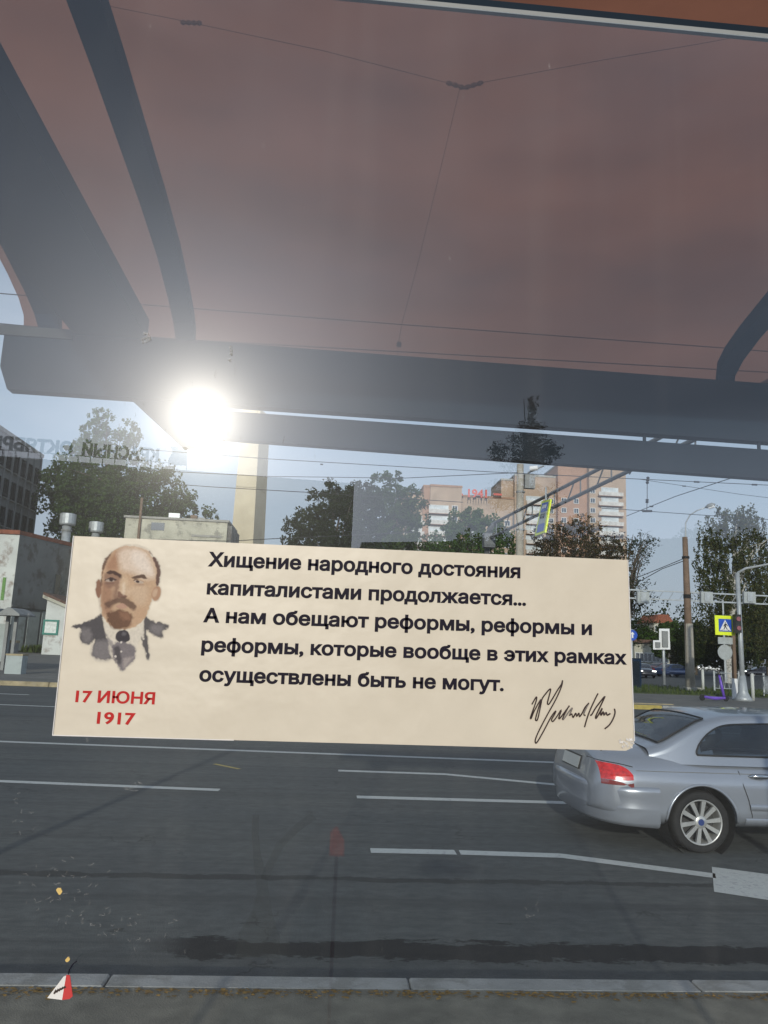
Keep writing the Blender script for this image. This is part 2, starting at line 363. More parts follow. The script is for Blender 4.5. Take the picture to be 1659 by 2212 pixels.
def glyph_polys(body, bold):
    """outlines of a line of lettering: every outer contour is filled by itself, so strokes that overlap inside a letter stay solid"""
    from mathutils.geometry import interpolate_bezier, tessellate_polygon
    cu = bpy.data.curves.new('t', 'FONT'); cu.body = body; cu.size = 1
    t = bpy.data.objects.new('t', cu); COL.objects.link(t); dg = bpy.context.evaluated_depsgraph_get(); cv = t.evaluated_get(dg).to_curve(dg); cont = []
    for sp_ in cv.splines:
        P = []
        if sp_.type == 'BEZIER':
            bp_ = sp_.bezier_points; n = len(bp_)
            for k in range(n):
                a, b = bp_[k], bp_[(k+1) % n]
                straight = (a.handle_right-a.co).length < 1e-5 and (b.handle_left-b.co).length < 1e-5
                P += interpolate_bezier(a.co, a.handle_right, b.handle_left, b.co, 2 if straight else 6)[:-1]
        else: P = [Vector(p.co[:3]) for p in sp_.points]
        Q = []
        for p in P:
            if not Q or (Vector((p[0], p[1]))-Q[-1]).length > 1e-4: Q.append(Vector((p[0], p[1])))
        if len(Q) > 2 and (Q[0]-Q[-1]).length < 1e-4: Q.pop()
        if len(Q) < 3: continue
        A = sum(Q[k].x*Q[(k+1) % len(Q)].y-Q[(k+1) % len(Q)].x*Q[k].y for k in range(len(Q)))/2; cont.append([Q, A])
    t.to_curve_clear(); bpy.data.objects.remove(t); bpy.data.curves.remove(cu)
    def inside(p, Q):
        r = False
        for k in range(len(Q)):
            a, b = Q[k-1], Q[k]
            if (a.y > p.y) != (b.y > p.y) and p.x < (b.x-a.x)*(p.y-a.y)/(b.y-a.y)+a.x: r = not r
        return r
    outer, holes = [], []
    for c in cont:       # a hole lies wholly inside a larger contour that runs the other way round
        host = [o for o in cont if o is not c and abs(o[1]) > abs(c[1]) and o[1]*c[1] < 0 and all(inside(p, o[0]) for p in c[0])]
        (holes.append((c, min(host, key=lambda o: abs(o[1])))) if host else outer.append(c))
    V, Fc = [], []
    def push(Q, A, amt):
        n = len(Q); O = []; s_ = 1 if A > 0 else -1
        for k in range(n):
            d1 = (Q[k]-Q[k-1]).normalized(); d2 = (Q[(k+1) % n]-Q[k]).normalized(); nn_ = Vector((d1.y+d2.y, -d1.x-d2.x))
            nn_ = nn_.normalized() if nn_.length > .1 else Vector((d1.y, -d1.x)); c_ = max(.45, nn_.dot(Vector((d1.y, -d1.x)))); O.append((Q[k]+nn_*(amt*s_/c_)).to_3d())
        return O
    from mathutils.geometry import delaunay_2d_cdt
    def wind(x, y, Q):
        wn = 0
        for k in range(len(Q)):
            a, b = Q[k-1], Q[k]
            if a[1] <= y < b[1] and (b[0]-a[0])*(y-a[1])-(x-a[0])*(b[1]-a[1]) > 0: wn += 1
            elif b[1] <= y < a[1] and (b[0]-a[0])*(y-a[1])-(x-a[0])*(b[1]-a[1]) < 0: wn -= 1
        return wn
    for o_ in outer:
        O = push(o_[0], o_[1], bold); Hs = [push(h[0], h[1], -bold) for h, ho in holes if ho is o_]; vs, es = [], []
        for Q in [O]+Hs: b0 = len(vs); n = len(Q); vs += [Vector((p.x, p.y)) for p in Q]; es += [(b0+k, b0+(k+1) % n) for k in range(n)]
        ov, oe, of, *_ = delaunay_2d_cdt(vs, es, [], 0, 1e-6); b0 = len(V); V += [(p.x, p.y) for p in ov]
        for f in of:
            cx = sum(ov[k].x for k in f)/len(f); cy = sum(ov[k].y for k in f)/len(f)
            if wind(cx, cy, O) == 0 or any(wind(cx, cy, h) != 0 for h in Hs): continue
            a, b, c = ov[f[0]], ov[f[1]], ov[f[2]]
            if (b.x-a.x)*(c.y-a.y)-(b.y-a.y)*(c.x-a.x) < 0: f = f[::-1]
            Fc.append(tuple(b0+k for k in f))
    return V, Fc
def text(body, fit, nrm_y, m, name, parent, bold=.0, depth=.0, mirror=False):
    """lettering laid on a plane: fit = (left baseline point, right baseline point, cap height, up vector)"""
    a, b, cap, up = fit; a, b, up = Vector(a), Vector(b), Vector(up).normalized()
    V, Fc = glyph_polys(body, bold); x0, x1 = min(v[0] for v in V), max(v[0] for v in V); ex = (b-a); k = cap/(.73+bold)
    d = ex/(x1-x0); off = Vector(parent['_o']) if parent else Vector((0, 0, 0)); nn = ex.cross(up).normalized()
    me = bpy.data.meshes.new(name); me.from_pydata([tuple(a+d*(x-x0)+up*(y*k)-off) for x, y in V], [], Fc); me.materials.append(M[m]); me.update()
    if depth:
        bm = bmesh.new(); bm.from_mesh(me); r = bmesh.ops.extrude_face_region(bm, geom=bm.faces[:])
        bmesh.ops.translate(bm, vec=nn*depth, verts=[v for v in r['geom'] if isinstance(v, bmesh.types.BMVert)]); bm.to_mesh(me); bm.free()
    o = bpy.data.objects.new(name, me); COL.objects.link(o)
    if parent: o.parent = parent
    return o

# ============================================================ GROUND
struct('ground', MB().quad((-900, -900, -.05), (900, -900, -.05), (900, 1500, -.05), (-900, 1500, -.05)), 'far_pavement')
struct('road', MB().grid([[(x, y, 0) for x in np.linspace(-120, 160, 3)] for y in (4.28, 28.3)]), 'asphalt')
pav = struct('pavement', MB().box((-60, -60, -.03), (60, 4.13, .14)), 'pavement')
kerb = tag(MB().box((-40, 4.15, -.03), (40, 4.27, .115)).build('kerb', 'kerbstone'), kind='structure')
bm0 = bmesh.new(); bmesh.ops.create_cube(bm0, size=1); bmesh.ops.scale(bm0, vec=(1.486, .147, .16), verts=bm0.verts); bmesh.ops.bevel(bm0, geom=bm0.edges[:], offset=.008, segments=1, affect='EDGES')
ksm = bpy.data.meshes.new('kerb_stone'); bm0.to_mesh(ksm); bm0.free(); ksm.materials.append(M['kerbstone'])
for i in range(-8, 9):
    o = bpy.data.objects.new('kerb_stone', ksm); COL.objects.link(o); o.parent = kerb; o.location = (.52+.745+1.495*i, 4.205, .062+random.uniform(-.003, .003)); o.rotation_euler = (0, random.uniform(-.002, .002), random.uniform(-.004, .004))
# far side: kerb, pavement, grass
struct('far_pavement', MB().box((-150, 28.55, -.03), (11.0, 82, .13)), 'far_pavement')
fk = tag(MB().box((-120, 28.35, -.03), (10.9, 28.5, .13)).build('far_kerb', 'kerb_yellow'), kind='structure')
for i in range(14):
    x = -22+i*2.5; MB().box((x+.02, 28.30, -.02), (x+2.48, 28.54, .155)).build('kerb_stone', 'kerb_yellow', fk)
struct('traffic_island', MB().box((11.2, 27.6, -.03), (60, 36.5, .13)), 'far_pavement')
ik = tag(MB().box((11.2, 27.38, -.03), (60, 27.5, .12)).build('island_kerb', 'kerbstone'), kind='structure')
MB().box((10.6, 27.33, -.02), (12.1, 27.56, .15)).build('kerb_stone', 'paint_yellow', ik)
for i in range(12): MB().box((12.14+i*2, 27.34, -.02), (14.1+i*2, 27.56, .145)).build('kerb_stone', 'kerbstone', ik)
struct('grass_verge', MB().box((11.2, 36.52, -.03), (40, 46, .16)), 'grass_ground')
struct('side_road', MB().quad((9, 46.5, .012), (120, 46.5, .012), (160, 130, .012), (20, 130, .012)), 'asphalt')
struct('building_verge', MB().quad((-40, 69.0, .15), (-8, 78.5, .15), (-8, 82, .15), (-40, 79, .15)), 'grass_ground')
# painted lines
def strip(pts, wd, m='paint_line', z=.004, name='lane_line'):
    mb = MB(); pts = [Vector((p[0], p[1], z)) for p in pts]; a = []
    for i, p in enumerate(pts):
        d = (pts[min(i+1, len(pts)-1)]-pts[max(i-1, 0)]).normalized(); n = Vector((-d.y, d.x, 0)); a.append((p+n*wd/2, p-n*wd/2))
    for (p, q), (r, t) in zip(a, a[1:]): mb.quad(q, t, r, p)
    return struct(name, mb, m)
strip([(-60, 16.9), (-5.34, 13.82), (4.12, 13.26), (30, 11.9)], .17)
strip([(-12, 10.82), (-3.88, 10.21), (-1.19, 10.01)], .15)
strip([(.49, 9.79), (3.2, 9.77), (9, 9.75)], .17)
strip([(.30, 11.76), (1.87, 11.70), (3.37, 11.05), (7, 9.9)], .15)
strip([(.51, 7.31), (1.28, 7.31)], .16); strip([(1.32, 7.31), (2.24, 7.27), (3.41, 6.72)], .155)
struct('lane_arrow', MB().quad((3.17, 6.28, .004), (5.6, 4.95, .004), (5.9, 5.8, .004), (3.52, 7.0, .004)), 'paint_line')
strip([(-60, 24.9), (-8.2, 20.75), (-3, 20.4), (40, 17.6)], .16); strip([(-14, 24.5), (-8.73, 24.35)], .16); strip([(-5, 24.2), (0, 24.0)], .16)
a, b = PZ(463, 1650, .004), PZ(517, 1661, .004); strip([a, b], .07, 'paint_yellow')

# litter line of leaves behind the kerb, grass tufts
mb = MB()
for i in range(1500):
    x = random.uniform(-4, 4); y = 4.10-abs(random.gauss(0, .035)); r = random.uniform(.004, .011); t = random.uniform(0, 6.3); z = .143+random.random()*.006
    mb.quad(*[(x+r*math.cos(t+k*1.57)*1.5, y+r*math.sin(t+k*1.57), z+random.uniform(-.002, .004)) for k in range(4)])
own('leaf_litter', mb, 'leaf_litter', 'thin line of small dry leaves lying along the back of the near kerb', 'leaves', kind='stuff')
mb = MB()
def tufts(mb, n, fx, hh):
    for i in range(n):
        x, y, z = fx(); h = random.uniform(.4, 1)*hh; t = random.uniform(0, 3.14); wd = h*.18; lx = random.uniform(-.4, .4)*h
        mb.quad((x-wd*math.cos(t), y-wd*math.sin(t), z), (x+wd*math.cos(t), y+wd*math.sin(t), z), (x+lx, y, z+h))
tufts(mb, 5000, lambda: (random.uniform(11.3, 32), 36.6+random.random()**1.5*9, .15), .22)
own('island_grass', mb, 'grass_blade', 'short green grass on the verge beside the railings and the scooter', 'grass', kind='stuff')
mb = MB(); tufts(mb, 3500, lambda: (lambda k: (-30+k*16, 72.3+k*6.2+random.uniform(-1.6, .6), .15))(random.random()), .8)
own('wall_grass', mb, 'grass_blade', 'unmown grass growing at the foot of the peeling white walls', 'grass', kind='stuff')

# ============================================================ BUS SHELTER (glass pane in front, its roof and beams stand behind the camera)
sh = thing('bus_shelter', (0, -.2, .14), 'grey metal bus shelter with curved tinted brown roof, beams and a large glass pane', 'bus shelter')
PX0, PX1, PZ0, PZT = -.95, 1.25, .45, 2.372
g = MB(); x0, x1, y0, y1 = PX0, PX1, GLY, GLY+.008
g.cur = 0; g.quad((x0, y0, PZ0), (x1, y0, PZ0), (x1, y0, PZT), (x0, y0, PZT))
g.cur = 1; g.quad((x1, y1, PZ0), (x0, y1, PZ0), (x0, y1, PZT), (x1, y1, PZT))
g.quad((x0, y0, PZT), (x1, y0, PZT), (x1, y1, PZT), (x0, y1, PZT)); g.quad((x0, y1, PZ0), (x1, y1, PZ0), (x1, y0, PZ0), (x0, y0, PZ0))
g.quad((x1, y0, PZ0), (x1, y1, PZ0), (x1, y1, PZT), (x1, y0, PZT)); g.quad((x0, y1, PZ0), (x0, y0, PZ0), (x0, y0, PZT), (x0, y1, PZT))
g.build('glass_pane', ['shelter_glass', 'clear_back'], sh)
MB().box((PX0-.05, GLY+.002, PZT+.001), (PX1+.05, GLY+.006, PZT+.006)).build('glass_rail', 'steel_grey', sh)
MB().box((PX0-.05, GLY+.003, PZT+.0065), (PX1+.05, GLY+.012, PZT+.014)).build('rail_gasket', 'steel_dark', sh)
MB().box((PX0-.05, GLY-.012, PZ0-.05), (PX1+.05, GLY+.03, PZ0-.001)).build('glass_rail', 'steel_grey', sh)
for x in (PX0-.11, PX1+.052): MB().box((x, GLY-.01, .14), (x+.03, GLY+.03, 3.3)).build('post', 'steel_grey', sh)
yb = 3.2
prof = [(3.23, 2.975), (3.2, 3.075), (3.13, 3.12), (3.0, 3.165), (2.76, 3.225), (2.48, 3.262), (2.2, 3.285), (1.9, 3.31), (1.6, 3.325), (1.38, 3.33)]
for xa, xb in ((-1.35, -1.24), (-1.24, -.665), (-.665, .55), (.55, 1.755), (1.755, 2.5)):
    m = MB(); m.grid([[(x, y, z+.062) for y, z in prof] for x in np.linspace(xa, xb, 3)])
    m.build('roof_panel', 'tinted_roof', sh, True)
def rib(x, wd):
    m = MB(); P = []
    for y, z in prof: P.append([(x-wd/2, y, z), (x+wd/2, y, z), (x+wd/2, y, z+.06), (x-wd/2, y, z+.06), (x-wd/2, y, z)])
    m.grid(P); m.build('rib', 'steel_blue', sh)
rib(-1.235, .09); rib(-.665, .082); rib(1.755, .082); rib(2.45, .07)
MB().box((-1.13, 1.38, 3.062), (-.822, 3.19, 3.15)).build('tie_beam', 'steel_dark', sh)
def outline(pts, y, d): return MB().prism([(x, y, z) for x, z in pts], (0, d, 0))
outline([(-1.42, 2.905), (-1.38, 2.806), (3.7, 2.758), (3.7, 3.03), (-1.42, 3.085)], yb, .06).build('beam', 'steel_dark', sh)
outline([(-3.4, 3.053), (-1.13, 3.040), (-1.13, 3.082), (-3.4, 3.105)], yb-.012, .01).build('beam_trim', 'trim_grey', sh)
outline([(-.868, 2.7965), (-.636, 2.598), (-.47, 2.6455), (-.47, 2.767), (-.52, 2.7965)], yb+.002, .05).build('bracket', 'steel_dark', sh)
outline([(-.4695, 2.768), (3.7, 2.716), (3.7, 2.574), (-.4695, 2.6465)], yb+.001, .05).build('lower_beam', 'steel_dark', sh)
for x in (1.37, 1.9): MB().box((x, yb+.02, 2.725), (x+.012, yb+.03, 2.79)).build('spacer', 'steel_dark', sh)
for x in (-3.3, 3.6): MB().tube([(x, 3.15, .14), (x, 3.15, 3.05)], .05, 12).build('post', 'steel_grey', sh)

# ============================================================ STICKER
def on_glass(px, py, lift=0.0): p = PY(px, py, GLY-lift); return p
TL, TR, BR, BL = [PY(*p, GLY) for p in ((160, 1158), (1355, 1210), (1370, 1622), (115, 1588))]
stk = thing('printed_sticker', (TL.x, GLY, BL.z), 'cream printed sticker with a portrait and black Russian lines, stuck on the glass', 'sticker')
c = [(TL.x, TL.z), (TR.x, TR.z), (BR.x-.0005, BR.z+.0065), (BR.x-.0018, BR.z+.003), (BR.x-.0035, BR.z+.0015), (BR.x-.007, BR.z), (BL.x, BL.z)]
MB().prism([(x, GLY-.0008, z) for x, z in c], (0, .0006, 0)).build('paper', 'sticker_paper', stk)
# pale turned-up rims and the crumpled corner
m = MB()
for (a, b) in ((TL, BL), (BL, BL.lerp(BR, .30)), (TR, BR.lerp(TR, .05))):
    a = Vector((a.x, GLY-.0013, a.z)); b = Vector((b.x, GLY-.0013, b.z)); m = MB(); m.tube([a, b], .0004, 5); m.build('edge', 'film_white', stk)
m = MB()
for i in range(26):
    x = BR.x-.001-random.random()*.011; z = BR.z+.0015+random.random()*.008; r = random.uniform(.0006, .0016); t = random.uniform(0, 6)
    m.quad((x+r*math.cos(t), GLY-.0009, z+r*math.sin(t)), (x+r*math.cos(t+2), GLY-.0022, z+r*math.sin(t+2)), (x+r*math.cos(t+4), GLY-.0012, z+r*math.sin(t+4)))
m.build('crumple', 'film_white', stk)
def z2(x, y): return ((430+x/1.6265)/1.0438, (1200+y/1.6265)/1.0438)
def z1(x, y): return ((100+x/4.1475)/1.0438, (1180+y/4.1475)/1.0438)
def z7(x, y): return ((1150+x/5.53)/1.0438, (1550+y/5.53)/1.0438)
up = Vector((0, 0, 1)); YT = GLY-.0010
lines = [('Хищение народного достояния', (62, 123), (1209, 167), 52), ('капиталистами продолжается...', (58, 226), (1230, 268), 52),
         ('А нам обещают реформы, реформы и', (45, 328), (1472, 376), 52), ('реформы, которые вообще в этих рамках', (38, 436), (1600, 484), 52),
         ('осуществлены быть не могут.', (30, 545), (1148, 581), 53)]
for body, a, b, cap in lines:
    A, Bp = PY(*z2(*a), YT), PY(*z2(*b), YT); k = (PY(*z2(a[0], a[1]-cap), YT)-A).length
    text(body, (A, Bp, k, up), -1, 'ink', 'text_line', stk, bold=.036)
for body, a, b, cap in (('17 ИЮНЯ', (288, 1668), (1030, 1690), 112), ('1917', (488, 1870), (846, 1882), 115)):
    A, Bp = PY(*z1(*a), YT), PY(*z1(*b), YT); k = (PY(*z1(a[0], a[1]-cap), YT)-A).length
    text(body, (A, Bp, k, up), -1, 'ink_red', 'date_line', stk, bold=.03)
sig = [[(272, 212), (300, 160), (330, 118), (322, 180), (255, 372), (268, 380), (300, 300), (385, 150), (350, 270), (318, 390), (330, 412), (348, 380), (385, 210), (400, 140), (450, 70), (490, 25), (506, 28), (486, 110), (466, 190), (480, 210), (510, 170), (600, 20), (640, -40), (655, -90)],
       [(655, -90), (640, -10), (570, 150), (470, 330), (370, 520), (318, 640), (318, 692), (345, 670), (420, 540), (510, 370), (570, 292), (560, 330), (520, 400), (535, 425), (580, 370), (640, 280), (610, 370), (625, 380), (735, 235), (720, 260), (660, 380), (668, 395), (735, 300), (775, 255), (760, 300), (740, 350), (770, 330), (785, 375), (820, 320), (830, 360), (860, 320), (865, 365), (900, 320), (935, 250), (985, 195), (960, 240), (920, 330), (940, 350)],
       [(1098, 75), (1060, 150), (1000, 280), (960, 390), (930, 495)],
       [(1000, 345), (1020, 335), (1070, 250), (1170, 122), (1178, 130), (1120, 250), (1070, 360), (1075, 385), (1110, 330), (1150, 260), (1130, 310), (1135, 350), (1165, 300), (1170, 345), (1200, 310), (1210, 345), (1250, 325)],
       [(1302, 265), (1308, 320), (1280, 400), (1235, 470), (1180, 515)]]
m = MB()
for q, st in enumerate(sig):
    P = [PY(*z7(*p), GLY-.0012) for p in st]; sm = []
    for i in range(len(P)-1):
        p0, p1, p2, p3 = P[max(i-1, 0)], P[i], P[i+1], P[min(i+2, len(P)-1)]
        for t in (0, .25, .5, .75): sm.append(.5*((2*p1)+(p2-p0)*t+(2*p0-5*p1+4*p2-p3)*t*t+(3*p1-p0-3*p2+p3)*t**3))
    sm.append(P[-1]); m.tube(sm, .00055 if q in (1, 0) else .0006, 5)
m.build('signature', 'ink_sign', stk)

# printed portrait: a bald bearded man in a suit, painted as soft strokes on a fine sheet (flat print)
W_, H_ = 250, 318; X0, X1, Y0, Y1 = 235, 1180, 195, 1395
gx, gy = np.meshgrid(np.linspace(X0, X1, W_), np.linspace(Y0, Y1, H_))
img = np.empty((H_, W_, 3)); img[:] = (.50, .448, .365); cov = np.zeros((H_, W_))
nz_ = rng.normal(size=(H_//6+2, W_//6+2)); 
def up2(a):
    yi = np.linspace(0, a.shape[0]-1.001, H_); xi = np.linspace(0, a.shape[1]-1.001, W_); y0 = yi.astype(int); x0 = xi.astype(int); fy = (yi-y0)[:, None]; fx = (xi-x0)[None]
    return a[y0][:, x0]*(1-fy)*(1-fx)+a[y0+1][:, x0]*fy*(1-fx)+a[y0][:, x0+1]*(1-fy)*fx+a[y0+1][:, x0+1]*fy*fx
wob = up2(nz_)*7; wob2 = up2(rng.normal(size=(H_//3+2, W_//3+2)))*4
def catm(P, n=5):
    P = np.array(P, float); o = []
    for i in range(len(P)):
        p0, p1, p2, p3 = P[i-1], P[i], P[(i+1) % len(P)], P[(i+2) % len(P)]
        for t in np.linspace(0, 1, n, False): o.append(.5*((2*p1)+(p2-p0)*t+(2*p0-5*p1+4*p2-p3)*t*t+(3*p1-p0-3*p2+p3)*t**3))
    return np.array(o)
def blob(P, col, soft=8, a=1., rag=1., curve=True):
    soft *= .62; rag *= .55
    P = catm(P) if curve else np.array(P, float)
    d = np.full(gx.shape, 1e9); ins = np.zeros(gx.shape, bool)
    for i in range(len(P)):
        (ax, ay), (bx, by) = P[i], P[(i+1) % len(P)]; ex, ey = bx-ax, by-ay; q = ex*ex+ey*ey+1e-9
        t = np.clip(((gx-ax)*ex+(gy-ay)*ey)/q, 0, 1); d = np.minimum(d, np.hypot(gx-ax-t*ex, gy-ay-t*ey))
        cr = ((ay > gy) != (by > gy)) & (gx < (bx-ax)*(gy-ay)/(by-ay+1e-12)+ax); ins ^= cr
    sd = np.where(ins, d, -d)+(wob+wob2)*rag; k = np.clip(sd/soft*.5+.5, 0, 1)*a
    img[:] = img*(1-k[..., None])+np.array(col)*.78*k[..., None]; cov[:] = np.maximum(cov, k)
def ell(cx, cy, rx, ry, col, soft=8, a=1., rot=0, rag=.6):
    t = np.linspace(0, 2*np.pi, 14, False); c_, s_ = math.cos(rot), math.sin(rot)
    blob([(cx+rx*np.cos(u)*c_-ry*np.sin(u)*s_, cy+rx*np.cos(u)*s_+ry*np.sin(u)*c_) for u in t], col, soft, a, rag)
JK, JK2 = (.05, .047, .062), (.22, .20, .21)
blob([(255, 965), (400, 925), (480, 880), (535, 850), (560, 960), (590, 1080), (600, 1180), (620, 1260), (540, 1275), (450, 1230), (470, 1090), (440, 1120), (370, 1125), (320, 1070), (340, 990)], JK, 14, .95, 1.5)
blob([(480, 1110), (600, 1110), (620, 1250), (540, 1280), (450, 1230)], JK2, 40, .7); blob([(340, 1000), (430, 990), (440, 1100), (370, 1110)], JK2, 35, .6)
blob([(940, 865), (1000, 910), (1100, 935), (1158, 965), (1105, 1010), (1110, 1065), (1040, 1050), (960, 1010), (975, 1120), (980, 1280), (940, 1200), (905, 1050), (925, 960)], JK, 14, .92, 1.5)
blob([(1000, 950), (1110, 960), (1080, 1040), (1000, 1010)], JK2, 30, .7)
blob([(560, 930), (650, 1000), (700, 1010), (860, 990), (920, 890), (930, 1080), (900, 1060), (840, 1160), (640, 1120), (575, 1030)], (.62, .56, .47), 14, .9)
blob([(560, 1020), (650, 1130), (640, 1180)], (.2, .18, .2), 12, .7)
FC = (.52, .33, .19)
blob([(540, 420), (600, 300), (700, 228), (830, 212), (950, 250), (1030, 340), (1065, 430), (1060, 560), (1010, 700), (975, 800), (945, 880), (880, 940), (800, 985), (680, 985), (590, 930), (540, 850), (528, 730), (525, 560)], FC, 9, 1)
ell(508, 610, 26, 88, (.26, .12, .07), 9, 1); ell(1045, 655, 42, 72, (.42, .23, .13), 10, 1, .25); ell(1035, 650, 20, 45, (.55, .37, .24), 14, .8, .25)
blob([(575, 400), (640, 290), (760, 225), (700, 330), (680, 440), (600, 440)], (.36, .17, .09), 45, .8)
blob([(700, 260), (840, 225), (950, 270), (1020, 380), (1030, 500), (930, 520), (800, 460), (720, 430)], (.66, .52, .41), 50, .95)
blob([(830, 260), (930, 290), (990, 400), (1000, 470), (900, 440), (820, 360)], (.72, .62, .54), 45, .8)
blob([(535, 480), (560, 350), (640, 262), (590, 350), (555, 440), (545, 520), (528, 620), (522, 560)], (.13, .07, .05), 10, .9)
blob([(985, 260), (1050, 340), (1085, 420), (1080, 520), (1050, 600), (1045, 520), (1050, 440), (1020, 340)], (.12, .06, .05), 9, .95)
blob([(540, 560), (620, 580), (640, 700), (620, 850), (560, 850), (530, 740)], (.33, .16, .09), 45, .85)
blob([(560, 470), (700, 470), (720, 560), (690, 700), (640, 720), (650, 600), (590, 600)], (.24, .12, .08), 26, .8)
blob([(585, 455), (650, 440), (715, 480), (725, 520), (660, 480), (600, 478)], (.07, .035, .03), 9, .95); blob([(820, 500), (880, 485), (930, 480), (965, 520), (900, 512), (840, 520)], (.10, .05, .035), 9, .95)
ell(615, 530, 42, 17, (.42, .33, .27), 9, .9, -.08); ell(622, 528, 17, 15, (.05, .03, .03), 6, 1); blob([(560, 535), (620, 508), (670, 530), (620, 520)], (.06, .03, .03), 6, .9); ell(610, 560, 45, 10, (.2, .1, .07), 12, .7)
ell(885, 548, 44, 16, (.48, .38, .30), 8, .9, .12); ell(872, 545, 18, 15, (.06, .03, .03), 6, 1); blob([(830, 535), (880, 520), (935, 552), (880, 531)], (.07, .03, .03), 6, .9); ell(890, 575, 45, 10, (.3, .17, .11), 12, .6)
blob([(725, 500), (780, 520), (800, 640), (775, 690), (700, 680), (690, 640)], (.58, .40, .25), 24, .85); blob([(690, 640), (720, 655), (775, 680), (745, 700), (690, 690)], (.17, .07, .05), 10, .85); ell(742, 610, 18, 60, (.70, .56, .42), 16, .6)
blob([(800, 600), (960, 600), (950, 740), (880, 760), (820, 700)], (.58, .41, .27), 40, .7)
blob([(560, 750), (600, 725), (680, 700), (760, 690), (830, 745), (858, 790), (830, 812), (770, 775), (700, 745), (650, 760), (610, 800), (572, 785)], (.12, .06, .042), 16, .85, 1.3)
blob([(670, 775), (720, 750), (780, 785), (740, 800), (690, 795)], (.46, .25, .17), 8, .9)
blob([(580, 850), (640, 820), (700, 805), (780, 830), (830, 880), (800, 960), (730, 985), (650, 985), (600, 930)], (.13, .055, .03), 22, .93, 1.6)
blob([(700, 830), (780, 840), (810, 900), (740, 900)], (.32, .15, .08), 24, .6); blob([(860, 820), (945, 800), (930, 880), (850, 950), (800, 970), (830, 900)], (.50, .30, .17), 26, .7)
ell(735, 1060, 68, 62, (.045, .04, .05), 8, 1); ell(745, 1035, 22, 18, (.15, .14, .16), 16, .7)
blob([(660, 1120), (740, 1105), (830, 1140), (850, 1210), (830, 1290), (770, 1340), (730, 1385), (690, 1330), (650, 1260), (630, 1190)], (.16, .14, .16), 14, .95, 1.6)
blob([(650, 1180), (700, 1150), (720, 1300), (680, 1300)], (.05, .045, .055), 18, .8); blob([(740, 1270), (830, 1250), (770, 1330), (740, 1350)], (.40, .34, .32), 20, .6)
for x_, y_ in ((718, 1113), (720, 1200), (666, 1245)): ell(x_, y_, 9, 9, (.6, .55, .5), 6, .9)
img *= (1+wob2[..., None]*.012); img = img*.78+img.mean(axis=2, keepdims=True)*np.array([.235, .22, .20])
v = [tuple(PY(*z1(x, y), GLY-.0009)) for x, y in zip(gx.ravel(), gy.ravel())]
off = Vector(stk['_o']); v = [(a-off.x, b-off.y, c_-off.z) for a, b, c_ in v]
fc = [(j*W_+i+W_, j*W_+i+W_+1, j*W_+i+1, j*W_+i) for j in range(H_-1) for i in range(W_-1) if cov[j:j+2, i:i+2].max() > .01]
me = bpy.data.meshes.new('portrait_print'); me.from_pydata(v, [], fc); ca = me.color_attributes.new('print', 'FLOAT_COLOR', 'POINT')
ca.data.foreach_set('color', np.concatenate([np.clip(img, 0, 1).reshape(-1, 3), np.ones((W_*H_, 1))], 1).ravel().astype(np.float32))
pm = bpy.data.materials.new('portrait_ink'); pm.use_nodes = True; n_ = pm.node_tree.nodes; a_ = n_.new('ShaderNodeVertexColor'); a_.layer_name = 'print'
pm.node_tree.links.new(a_.outputs[0], n_['Principled BSDF'].inputs['Base Color']); n_['Principled BSDF'].inputs['Roughness'].default_value = .6; n_['Principled BSDF'].inputs['Specular IOR Level'].default_value = .15
me.materials.append(pm); o = bpy.data.objects.new('portrait_print', me); COL.objects.link(o); o.parent = stk

# remains and marks on the glass
fr = thing('torn_sticker', PY(125, 2160, GLY), 'torn red and white triangular sticker scrap at the lower left of the pane', 'sticker scrap')
def gp(px, py, l=.0008): return PY(px, py, GLY-l)
MB().prism([gp(*p) for p in ((102, 2156), (137, 2110), (143, 2107), (139, 2130), (134, 2160))], (0, .0005, 0)).build('white_half', 'film_white', fr)
MB().prism([gp(*p) for p in ((143, 2106), (151, 2107), (157, 2152), (150, 2158), (134, 2160), (139, 2130))], (0, .0005, 0)).build('red_half', 'film_red', fr)
MB().tube([gp(148, 2104, .001), gp(150, 2094, .004), gp(158, 2082, .006), gp(166, 2076, .006)], .0004, 5).build('curled_edge', 'ink', fr)
m = MB()
for i in range(5): a = 115+i*5; m.quad(gp(a, 2146-i*3, .0010), gp(a+5, 2137-i*2, .0010), gp(a+8, 2141-i*2, .0010), gp(a+3, 2148-i*3, .0010))
m.build('print_mark', 'ink_sign', fr)
for (x, y, r), lb in (((128, 1925, 6), 'yellow dried drop on the glass above the torn scrap'), ((146, 2073, 4), 'small yellow dried drop close over the torn scrap')):
    mb = MB(); cc = gp(x, y); k = .6/F
    mb.prism([cc+Vector((r*k*math.cos(t)*random.uniform(.6, 1.2), 0, r*k*math.sin(t)*random.uniform(.7, 1.3))) for t in np.linspace(6.2, 0, 11, False)], (0, .0006, 0)); own('dried_drop', mb, 'blob_yellow', lb, 'drop')
def smear(pts, wd, name='smear'):
    mb = MB(); P = [gp(*p, .0006) for p in pts]; k = .6/F; a = []
    for i, p in enumerate(P):
        d = (P[min(i+1, len(P)-1)]-P[max(i-1, 0)]).normalized(); n = Vector((-d.z, 0, d.x)); w_ = wd[i]*k*random.uniform(.85, 1.15); a.append((p+n*w_, p-n*w_))
    for (p, q), (r, t) in zip(a, a[1:]): mb.quad(p, q, t, r)
    return mb
mb = smear([(553, 1760), (551, 1800), (555, 1850), (562, 1880), (568, 1925), (566, 1970), (560, 2020), (556, 2070)], [8, 7, 8, 10, 12, 22, 38, 50])
